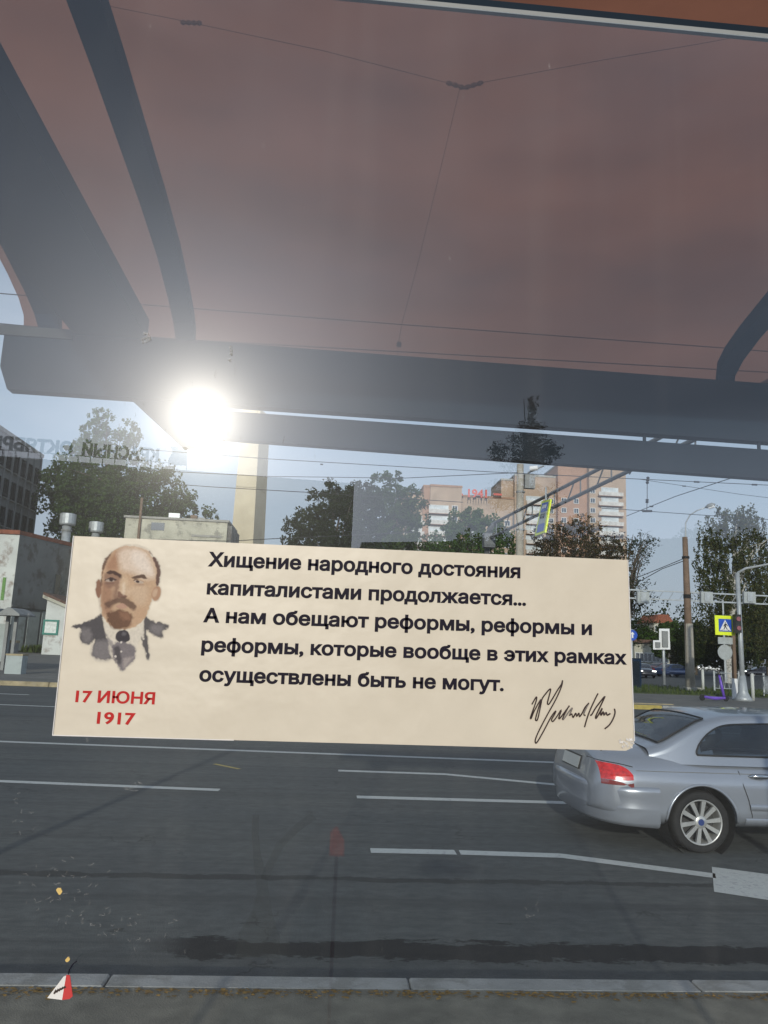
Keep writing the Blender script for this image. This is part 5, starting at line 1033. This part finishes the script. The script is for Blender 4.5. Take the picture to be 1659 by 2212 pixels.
# ============================================================ CARS
def smooth_interp(x, xs, ys):
    xs, ys = np.array(xs), np.array(ys); m = np.zeros(len(xs)); d = np.diff(ys)/np.diff(xs)
    for i in range(1, len(xs)-1): m[i] = 0 if d[i-1]*d[i] <= 0 else 2*d[i-1]*d[i]/(d[i-1]+d[i])
    m[0], m[-1] = d[0], d[-1]; x = np.clip(x, xs[0], xs[-1]); i = np.clip(np.searchsorted(xs, x)-1, 0, len(xs)-2); h = xs[i+1]-xs[i]; t = (x-xs[i])/h
    return (2*t**3-3*t**2+1)*ys[i]+(t**3-2*t**2+t)*h*m[i]+(-2*t**3+3*t**2)*ys[i+1]+(t**3-t**2)*h*m[i+1]
def car(name, x0, yc, rz, paint, label, res=1.0, group=None, lit=False, zg=0.):
    """saloon car; u runs from the rear bumper forward, v from the middle to the side, z up"""
    t = thing(name, (x0, yc, zg), label, 'car', group); t['_o'] = (0, 0, 0); t.rotation_euler = (0, 0, rz); hi = res >= .9; nu = int(150*res)+12; nk = int(44*res)+8
    zt = lambda u: smooth_interp(u, [.04, .07, .11, .20, .36, .70, 1.1, 3.2, 3.5, 4.2, 4.55, 4.68], [.62, .74, .86, .915, .935, .945, .93, .93, .915, .80, .70, .56])
    zb = lambda u: smooth_interp(u, [.04, .3, .8, 3.9, 4.4, 4.68], [.34, .24, .20, .20, .22, .34])
    wd = lambda u: smooth_interp(u, [.04, .07, .12, .22, .42, .8, 1.5, 3.4, 4.1, 4.45, 4.60, 4.68], [.62, .70, .765, .825, .865, .885, .895, .895, .87, .80, .70, .55])
    def vside(u, z):
        a, b = zb(u), zt(u); zm = a+(b-a)*.42; n = np.where(z > zm, 3.1, 5.0); h = np.where(z > zm, b-zm, zm-a); w_ = wd(u)
        base = w_*np.clip(1-np.clip(np.abs((z-zm)/h), 0, .9999)**n, 0, 1)**(1/n)
        return base+.012*np.exp(-((z-.66)/.018)**2)*0
    us = np.concatenate([np.linspace(.04, .5, nu//3), np.linspace(.5, 4.1, nu//2)[1:], np.linspace(4.1, 4.68, nu//5)[1:]])
    def ring(u):
        a, b = float(zb(u)), float(zt(u)); zm = a+(b-a)*.42; w_ = float(wd(u)); P = []
        for th in np.linspace(-math.pi/2, math.pi/2, nk):
            n = 3.1 if th > 0 else 5.0; h = b-zm if th > 0 else zm-a
            P.append((u, w_*abs(math.cos(th))**(2/n), zm+h*math.copysign(abs(math.sin(th))**(2/n), th)))
        crown_ = [(p[0], p[1], p[2]) for p in P]; return crown_+[(u, -p[1], p[2]) for p in crown_[::-1][1:-1]]+[crown_[0]]
    rings = [ring(u) for u in us]; m = MB(); m.grid(rings); nn_ = len(rings[0])
    m.f.append(tuple(range(nn_-1))[::-1]); m.mi.append(0); m.f.append(tuple(range((len(us)-1)*nn_, len(us)*nn_-1))); m.mi.append(0)
    body = m.build('body', paint, t, True)
    WX, WR = (1.04, 3.74), .281
    if res >= .3:
        bm = bmesh.new(); bm.from_mesh(body.data); bmesh.ops.remove_doubles(bm, verts=bm.verts[:], dist=1e-5); bmesh.ops.recalc_face_normals(bm, faces=bm.faces[:]); bm.to_mesh(body.data); bm.free()
        cutters = []
        for wx in WX:
            for sg in (1, -1):
                c_ = MB(); c_.tube([(wx, sg*.55, WR), (wx, sg*1.1, WR)], .338, 40); co = c_.build('arch_cut', 'rubber'); b2_ = bmesh.new(); b2_.from_mesh(co.data); bmesh.ops.recalc_face_normals(b2_, faces=b2_.faces[:]); b2_.to_mesh(co.data); b2_.free(); cutters.append(co)
                md = body.modifiers.new('arch', 'BOOLEAN'); md.operation = 'DIFFERENCE'; md.object = co; md.solver = 'EXACT'
        body.rotation_euler = (0, 0, 0); par = body.parent; body.parent = None; dg = bpy.context.evaluated_depsgraph_get(); ev = bpy.data.meshes.new_from_object(body.evaluated_get(dg))
        body.modifiers.clear(); body.data = ev; body.parent = par; ev.materials.clear(); ev.materials.append(M[paint])
        for co in cutters: bpy.data.objects.remove(co)
        for wx in WX:
            for sg in (1, -1): MB().tube([(wx, sg*.56, WR), (wx, sg*.855, WR)], [.335, .335], 32, cap=False).build('arch_liner', 'rubber', t); MB().tube([(wx, sg*.555, WR), (wx, sg*.56, WR)], .332, 32).build('arch_liner', 'rubber', t)
    # cabin
    ht = lambda u: smooth_interp(u, [.60, .75, .95, 1.20, 1.50, 2.1, 2.6, 2.9, 3.2, 3.5], [.93, .98, 1.085, 1.205, 1.262, 1.28, 1.255, 1.165, 1.04, .91])
    zs = .86
    def vcab(u, z): return .80-.42*(z-zs)-.10*np.clip((1.3-u)/.7, 0, 1)**2-.10*np.clip((u-2.7)/.8, 0, 1)**2
    def cabring(u, grow=0.):
        h = float(ht(u))+grow; P = [(u, float(vcab(u, z))+grow, z) for z in np.linspace(zs-.06, max(h-.085, zs-.05), 8)]
        e = P[-1][1]; hz_ = h-P[-1][2]
        for a in np.linspace(0, math.pi/2, 8)[1:]: P.append((u, e-.12*(1-math.cos(a)) if a < math.pi/2 else e-.12, P[-1][2] if False else h-hz_*(1-math.sin(a))))
        for k in np.linspace(1, 0, 8)[1:]: P.append((u, (e-.12)*k, h+.018*(1-k*k)))
        return P
    uc = np.linspace(.60, 3.5, int(110*res)+14); C_ = [cabring(u) for u in uc]; m = MB(); m.grid([p+[(q[0], -q[1], q[2]) for q in p[::-1][1:]] for p in C_]); GL = 'car_glass_clear' if hi else 'car_glass'
    if hi:
        keep = []
        for f_ in m.f:
            c_ = [sum(m.v[k][i] for k in f_)/4 for i in range(3)]; u_, v_, z_ = c_; h_ = float(ht(u_)); k_ = math.sqrt(max(0, 1-((1.39-u_)/.34)**2)) if u_ < 1.39 else 1.
            side = 1.09 < u_ < 3.12 and .915 < z_ < zs+.035+(h_-.085-zs-.035)*k_-.012 and abs(v_) > .45 and not 1.93 < u_ < 2.0
            e_ = float(vcab(u_, max(h_-.085, zs-.05)))-.12; back = (.76 < u_ < 1.20 or 2.75 < u_ < 3.33) and abs(v_) < e_-.015 and z_ > h_-.02
            if not side and not back: keep.append(f_)
        m.f = keep; m.mi = [0]*len(keep)
    cb = m.build('roof', paint, t, True)
    if hi:
        MB().box((.80, -.66, .936), (3.30, .66, .95)).build('cabin_trim', 'black_plastic', t); MB().box((.86, -.60, .951), (1.12, .60, .965)).build('parcel_shelf', 'brake_dark', t)
        for u_, hh in ((1.30, 1.04), (2.35, 1.06)):
            for v_ in ((-.36, .36)):
                sb = MB(); sb.tube([(u_, v_, .95), (u_-.05, v_, 1.02), (u_-.09, v_, hh)], [.24, .23, .17], 14); sb.build('seat_back', 'brake_dark', t, True); MB().tube([(u_-.10, v_, hh+.01), (u_-.12, v_, hh+.07), (u_-.13, v_, hh+.13)], [.09, .12, .07], 12).build('head_restraint', 'brake_dark', t, True)
        MB().tube([(.86, -.09, .985), (.86, .09, .985)], .022, 8).build('brake_lamp', 'lamp_red', t)
    def patch(us_, f, nm, mm, n2=10, both=True):
        for sg in ((1, -1) if both else (1,)):
            m_ = MB(); m_.grid([[(p[0], sg*p[1], p[2]) for p in (f(u, k) for k in np.linspace(0, 1, n2))] for u in us_]); m_.build(nm, mm, t, True)
    def sw(pad, u0, off):
        def top(u):
            h = float(ht(u))-.085+pad; k = 1.0
            if u < u0+.34: k = math.sqrt(max(0, 1-((u0+.34-u)/.34)**2))
            return zs+.035-pad+(h-zs-.035+pad)*k
        def f(u, k): z = (zs+.035-pad)+(top(u)-(zs+.035-pad))*k; return (u, float(vcab(u, z))+off, z)
        return f
    ns = int(50*res)+8
    if hi:
        for sg in (1, -1):
            f_ = sw(.004, 1.045, .008); U_ = np.linspace(1.05, 3.17, 60); P_ = [f_(u, 0) for u in U_]+[f_(u, 1) for u in U_[::-1]]; P_.append(P_[0]); MB().tube([(p[0], sg*p[1], p[2]) for p in P_], .009, 6).build('window_seal', 'black_plastic', t, True)
            MB().prism([(1.93, sg*(float(vcab(1.93, .9))+.011), .90), (2.0, sg*(float(vcab(2., .9))+.011), .90), (2.0, sg*(float(vcab(2., 1.26))+.011), 1.18), (1.93, sg*(float(vcab(1.93, 1.26))+.011), 1.18)], (0, -sg*.008, 0)).build('pillar', 'black_plastic', t)
    else: patch(np.linspace(1.03, 3.22, ns), sw(.016, 1.03, .004), 'window_seal', 'black_plastic')
    patch(np.linspace(1.05, 1.93, ns), sw(0, 1.05, .009), 'rear_door_window', GL); patch(np.linspace(2.0, 3.16, ns), sw(0, 1.05, .009), 'front_door_window', GL)
    def rw(off, kk):
        def f(u, k): e = float(vcab(u, max(ht(u)-.085, zs-.05)))-.12-kk; return (u-off*.7, e*(1-2*k), float(ht(u))+.018*(1-(1-2*k)**2)+off)
        return f
    
    if hi:
        f_ = rw(.010, -.012); U_ = np.linspace(.735, 1.225, 16); P_ = [f_(u, 0) for u in U_]+[f_(1.225, k) for k in np.linspace(0, 1, 12)]+[f_(u, 1) for u in U_[::-1]]+[f_(.735, k) for k in np.linspace(1, 0, 12)]; MB().tube(P_, .009, 6).build('window_seal', 'black_plastic', t, True)
    else: patch(np.linspace(.71, 1.25, ns), rw(.004, -.035), 'window_seal', 'black_plastic', 14, False)
    patch(np.linspace(.735, 1.225, ns), rw(.009, -.012), 'rear_window', GL, 14, False)
    patch(np.linspace(2.72, 3.36, ns), rw(.009, -.012), 'windscreen', GL, 14, False)
    # bumper shells
    def bump(sgn, nm):
        prof_ = [(.215, -.03), (.235, .006), (.27, .018), (.36, .022), (.385, .030), (.40, .030), (.43, .024), (.50, .030), (.545, .034), (.575, .028), (.59, .012), (.595, -.04)]
        m_ = MB(); rows = []; n_ = 3.0; L_ = .60
        for ph in np.linspace(math.pi/2, -math.pi/2, int(50*res)+12):
            c_, s_ = math.cos(ph), math.sin(ph); uu = L_*abs(c_)**(2/n_); vv = .875*math.copysign(abs(s_)**(2/n_), s_); g_ = Vector((abs(c_)+1e-4, s_, 0)).normalized()
            base_u = .62 if sgn < 0 else 4.12
            rows.append([(base_u+sgn*(uu+g_.x*o_), vv+g_.y*o_, z+(.02*abs(c_)**.5 if z < .25 else 0)) for z, o_ in prof_])
        m_.grid(rows); m_.build(nm, paint, t, True)
    bump(-1, 'rear_bumper'); bump(1, 'front_bumper')
    for sg in (1, -1):
        if hi:
            w1 = lambda u, z, o_=.004: (u, sg*(float(vside(u, z))+o_), z)
            # tail lights: clear upper red field over a paler strip
            for (z0, z1, mm) in ((.645, .79, 'lamp_red'), (.60, .643, 'lamp_red_dark')):
                m_ = MB(); R_ = []
                for u in np.linspace(.10, .38, 26):
                    k = (u-.10)/.28; tp = z1-.035*k**2-(.06*k**6); bt = z0+(.055*max(0, k-.7)**.7 if mm == 'lamp_red_dark' else .03*max(0, k-.8))
                    R_.append([w1(u, bt+(tp-bt)*q_, .012) for q_ in np.linspace(0, 1, 6)])
                m_.grid(R_); m_.build('tail_light', mm, t, True)
            m_ = MB()
            m_.tube([w1(u, .800-.035*((u-.09)/.30)**2, .006) for u in np.linspace(.09, .39, 20)], .004, 5); m_.build('lamp_seam', 'black_plastic', t)
            MB().tube([w1(u, .735, .002) for u in np.linspace(.42, 1.55, 30)], .0035, 4).build('body_crease', 'steel_grey', t)
            P_ = [w1(1.42, .87), w1(1.43, .75), w1(1.45, .62), w1(1.49, .50), w1(1.52, .36), w1(1.53, .27)]; MB().tube(P_, .004, 4).build('door_gap', 'rubber', t)
            MB().tube([w1(u, .865, .002) for u in np.linspace(1.42, 3.1, 12)], .0035, 4).build('door_gap', 'rubber', t)
            MB().tube([w1(2.45, z_) for z_ in (.87, .7, .5, .27)], .004, 4).build('door_gap', 'rubber', t)
            m_ = MB(); m_.grid([[w1(u, z_, o_) for z_, o_ in ((.405, 0), (.41, .016), (.45, .020), (.462, .012), (.466, 0))] for u in np.linspace(1.50, 3.30, 30)]); m_.build('rubbing_strip', paint, t, True)
            m_ = MB(); m_.grid([[w1(u, z_, o_) for z_, o_ in ((.335, 0), (.325, .014), (.27, .02), (.235, .0))] for u in np.linspace(1.46, 3.32, 30)]); m_.build('side_skirt', paint, t, True)
            for u0 in (1.62, 2.62):
                c_ = Vector(w1(u0, .715, .012)); hb = MB(); hb.tube([(u0-.11, c_.y-sg*.006, .712), (u0-.07, c_.y, .717), (u0, c_.y+sg*.020, .72), (u0+.07, c_.y, .717), (u0+.11, c_.y-sg*.006, .712)], [.008, .024, .028, .024, .008], 10); hb.build('door_handle', 'chrome', t, True)
            # arch lip
            for wx in WX:
                P_ = [w1(wx+.346*math.cos(a), WR+.346*math.sin(a), .004) for a in np.linspace(.02, math.pi-.02, 30)]; MB().tube(P_, .012, 6).build('arch_lip', paint, t, True)
        elif sg == 1 or res > .1:
            MB().box((.03, sg*.45 if sg > 0 else -.80, .62), (.12, .80 if sg > 0 else -.45, .76)).build('tail_light', 'lamp_red_lit' if lit else 'lamp_red', t)
        MB().box((4.50, .42 if sg > 0 else -.78, .58), (4.66, .78 if sg > 0 else -.42, .68)).build('headlight', 'lamp_lit' if lit else 'chrome', t)
        m_ = MB(); m_.tube([(3.0, sg*.80, .93), (3.0, sg*.98, .95), (3.04, sg*1.0, .95)], [.02, .07, .04], 8); m_.build('door_mirror', paint, t, True)
    # wheels
    for wx in WX:
        for sg in (1, -1):
            sgm = 20 if not hi else 48; wh = MB(); yy = sg*.70; yo = sg*.855
            T_ = [(.20, yy), (.268, yy), (WR, yy+sg*.03), (WR, yo-sg*.035), (.273, yo-sg*.008), (.258, yo), (.225, yo-sg*.004), (.205, yo-sg*.012), (.20, yo-sg*.03)]
            wh.grid([[(wx+r_*math.cos(a), y_, WR+r_*math.sin(a)) for r_, y_ in T_] for a in np.linspace(0, 2*math.pi, sgm+1)]); ty = wh.build('wheel', 'rubber', t, True)
            r_ = MB(); r_.grid([[(wx+q_*math.cos(a), y_, WR+q_*math.sin(a)) for q_, y_ in ((.207, yo-sg*.006), (.198, yo-sg*.004), (.192, yo-sg*.012), (.188, yo-sg*.10), (.18, yo-sg*.14))] for a in np.linspace(0, 2*math.pi, sgm+1)]); r_.build('rim', 'rim_silver', ty, True)
            MB().tube([(wx, yo-sg*.145, WR), (wx, yo-sg*.13, WR)], .185, 24).build('brake_disc', 'brake_dark', ty)
            if hi:
                for k in range(10):
                    a = k*math.pi/5+.14; d_ = Vector((math.cos(a), 0, math.sin(a))); n_ = Vector((-math.sin(a), 0, math.cos(a))); c_ = Vector((wx, yo, WR)); sp_ = MB()
                    A_ = [c_+d_*.055+n_*.015+Vector((0, -sg*.016, 0)), c_+d_*.055-n_*.015+Vector((0, -sg*.016, 0)), c_+d_*.194-n_*.021+Vector((0, -sg*.010, 0)), c_+d_*.194+n_*.021+Vector((0, -sg*.010, 0))]
                    sp_.prism(A_, (0, -sg*.03, 0)); sp_.build('spoke', 'rim_silver', ty)
                MB().tube([(wx, yo-sg*.05, WR), (wx, yo-sg*.02, WR), (wx, yo-sg*.012, WR)], [.066, .064, .05], 20).build('hub', 'rim_silver', ty, True); MB().tube([(wx, yo-sg*.0115, WR), (wx, yo-sg*.009, WR)], .03, 18).build('hub_cap', 'sign_blue', ty)
            else: 
                for k in range(5): a = k*1.2566; MB().box((wx+.12*math.cos(a)-.025, min(yo-sg*.02, yo-sg*.03), WR+.12*math.sin(a)-.07), (wx+.12*math.cos(a)+.025, max(yo-sg*.02, yo-sg*.03), WR+.12*math.sin(a)+.07)).build('spoke', 'rim_silver', ty)
    if hi:
        # number plate, its frame, lid seams, a red seat seen through the door window, parcel shelf
        X_ = .047; MB().prism([(X_, -.27, .655), (X_, .27, .655), (X_+.035, .27, .79), (X_+.035, -.27, .79)], (-.008, 0, 0)).build('plate_frame', 'black_plastic', t)
        MB().prism([(X_-.010, -.257, .668), (X_-.010, .257, .668), (X_+.020, .257, .778), (X_+.020, -.257, .778)], (-.003, 0, 0)).build('number_plate', 'plate_white', t)
        MB().tube([(.105-.0, v_, .805+.0*v_) for v_ in np.linspace(-.3, .3, 5)], .014, 6).build('lid_handle', 'chrome', t)
        MB().tube([(float(u), v_, z_) for u, v_, z_ in ((.09, .44, .63), (.12, .50, .82), (.24, .56, .925))], .004, 4).build('lid_seam', 'rubber', t); MB().tube([(float(u), -v_, z_) for u, v_, z_ in ((.09, .44, .63), (.12, .50, .82), (.24, .56, .925))], .004, 4).build('lid_seam', 'rubber', t)
        for v_ in (-.33, .31): pass
        text('В 399 КО', (Vector((X_-.002, .23, .690)), Vector((X_-.002, -.13, .690)), .06, Vector((.22, 0, 1))), 1, 'sign_black', 'plate_text', t, bold=.02)
        text('78', (Vector((X_-.002, -.165, .70)), Vector((X_-.002, -.235, .70)), .042, Vector((.22, 0, 1))), 1, 'sign_black', 'plate_text', t, bold=.02)
        MB().tube([(3.35, -.55, .955), (3.9, -.3, .93)], .008, 5).build('wiper', 'black_plastic', t)
        m_ = MB(); m_.grid([[(2.02+.0*k, sg_*(.30+.17*math.sin(k)), 1.02+.13*math.cos(k)) for k in np.linspace(0, 6.28, 10)] for sg_ in (1,)]*2); 
    t['_o'] = (0, 0, 0); return t
car('parked_saloon_car', 2.62, 8.30, 0, 'car_silver', 'silver saloon car on the near lane at right, seen from behind its right side', 1.0)
def far_car(px, pyb, rz, paint, label, lit=False):
    p = PZ(px, pyb, .02); c_ = Vector((math.cos(rz), math.sin(rz), 0)); q = p-c_*2.34; return car('car', q.x, q.y, rz, paint, label, .12, 'cars on the far side road', lit, .012)
far_car(1385, 1463, -math.pi/2-.15, 'car_dark', 'dark car with white headlights on, just right of the sticker edge', True)
far_car(1405, 1446, 2.6, 'car_white', 'white car behind the signal pole, far away')
far_car(1432, 1458, .5, 'car_red', 'dark red car partly behind the signal pole')
far_car(1456, 1462, .45, 'car_blue', 'blue car left of the tall brown topped pole')
far_car(1528, 1449, 2.9, 'car_white', 'pale car far away between the tall pole and the scooter')
far_car(1646, 1462, 3.0, 'car_dark', 'dark car with lamps lit at the right edge, behind the railing', True)
for o in list(COL.objects):
    if '_o' in o: del o['_o']
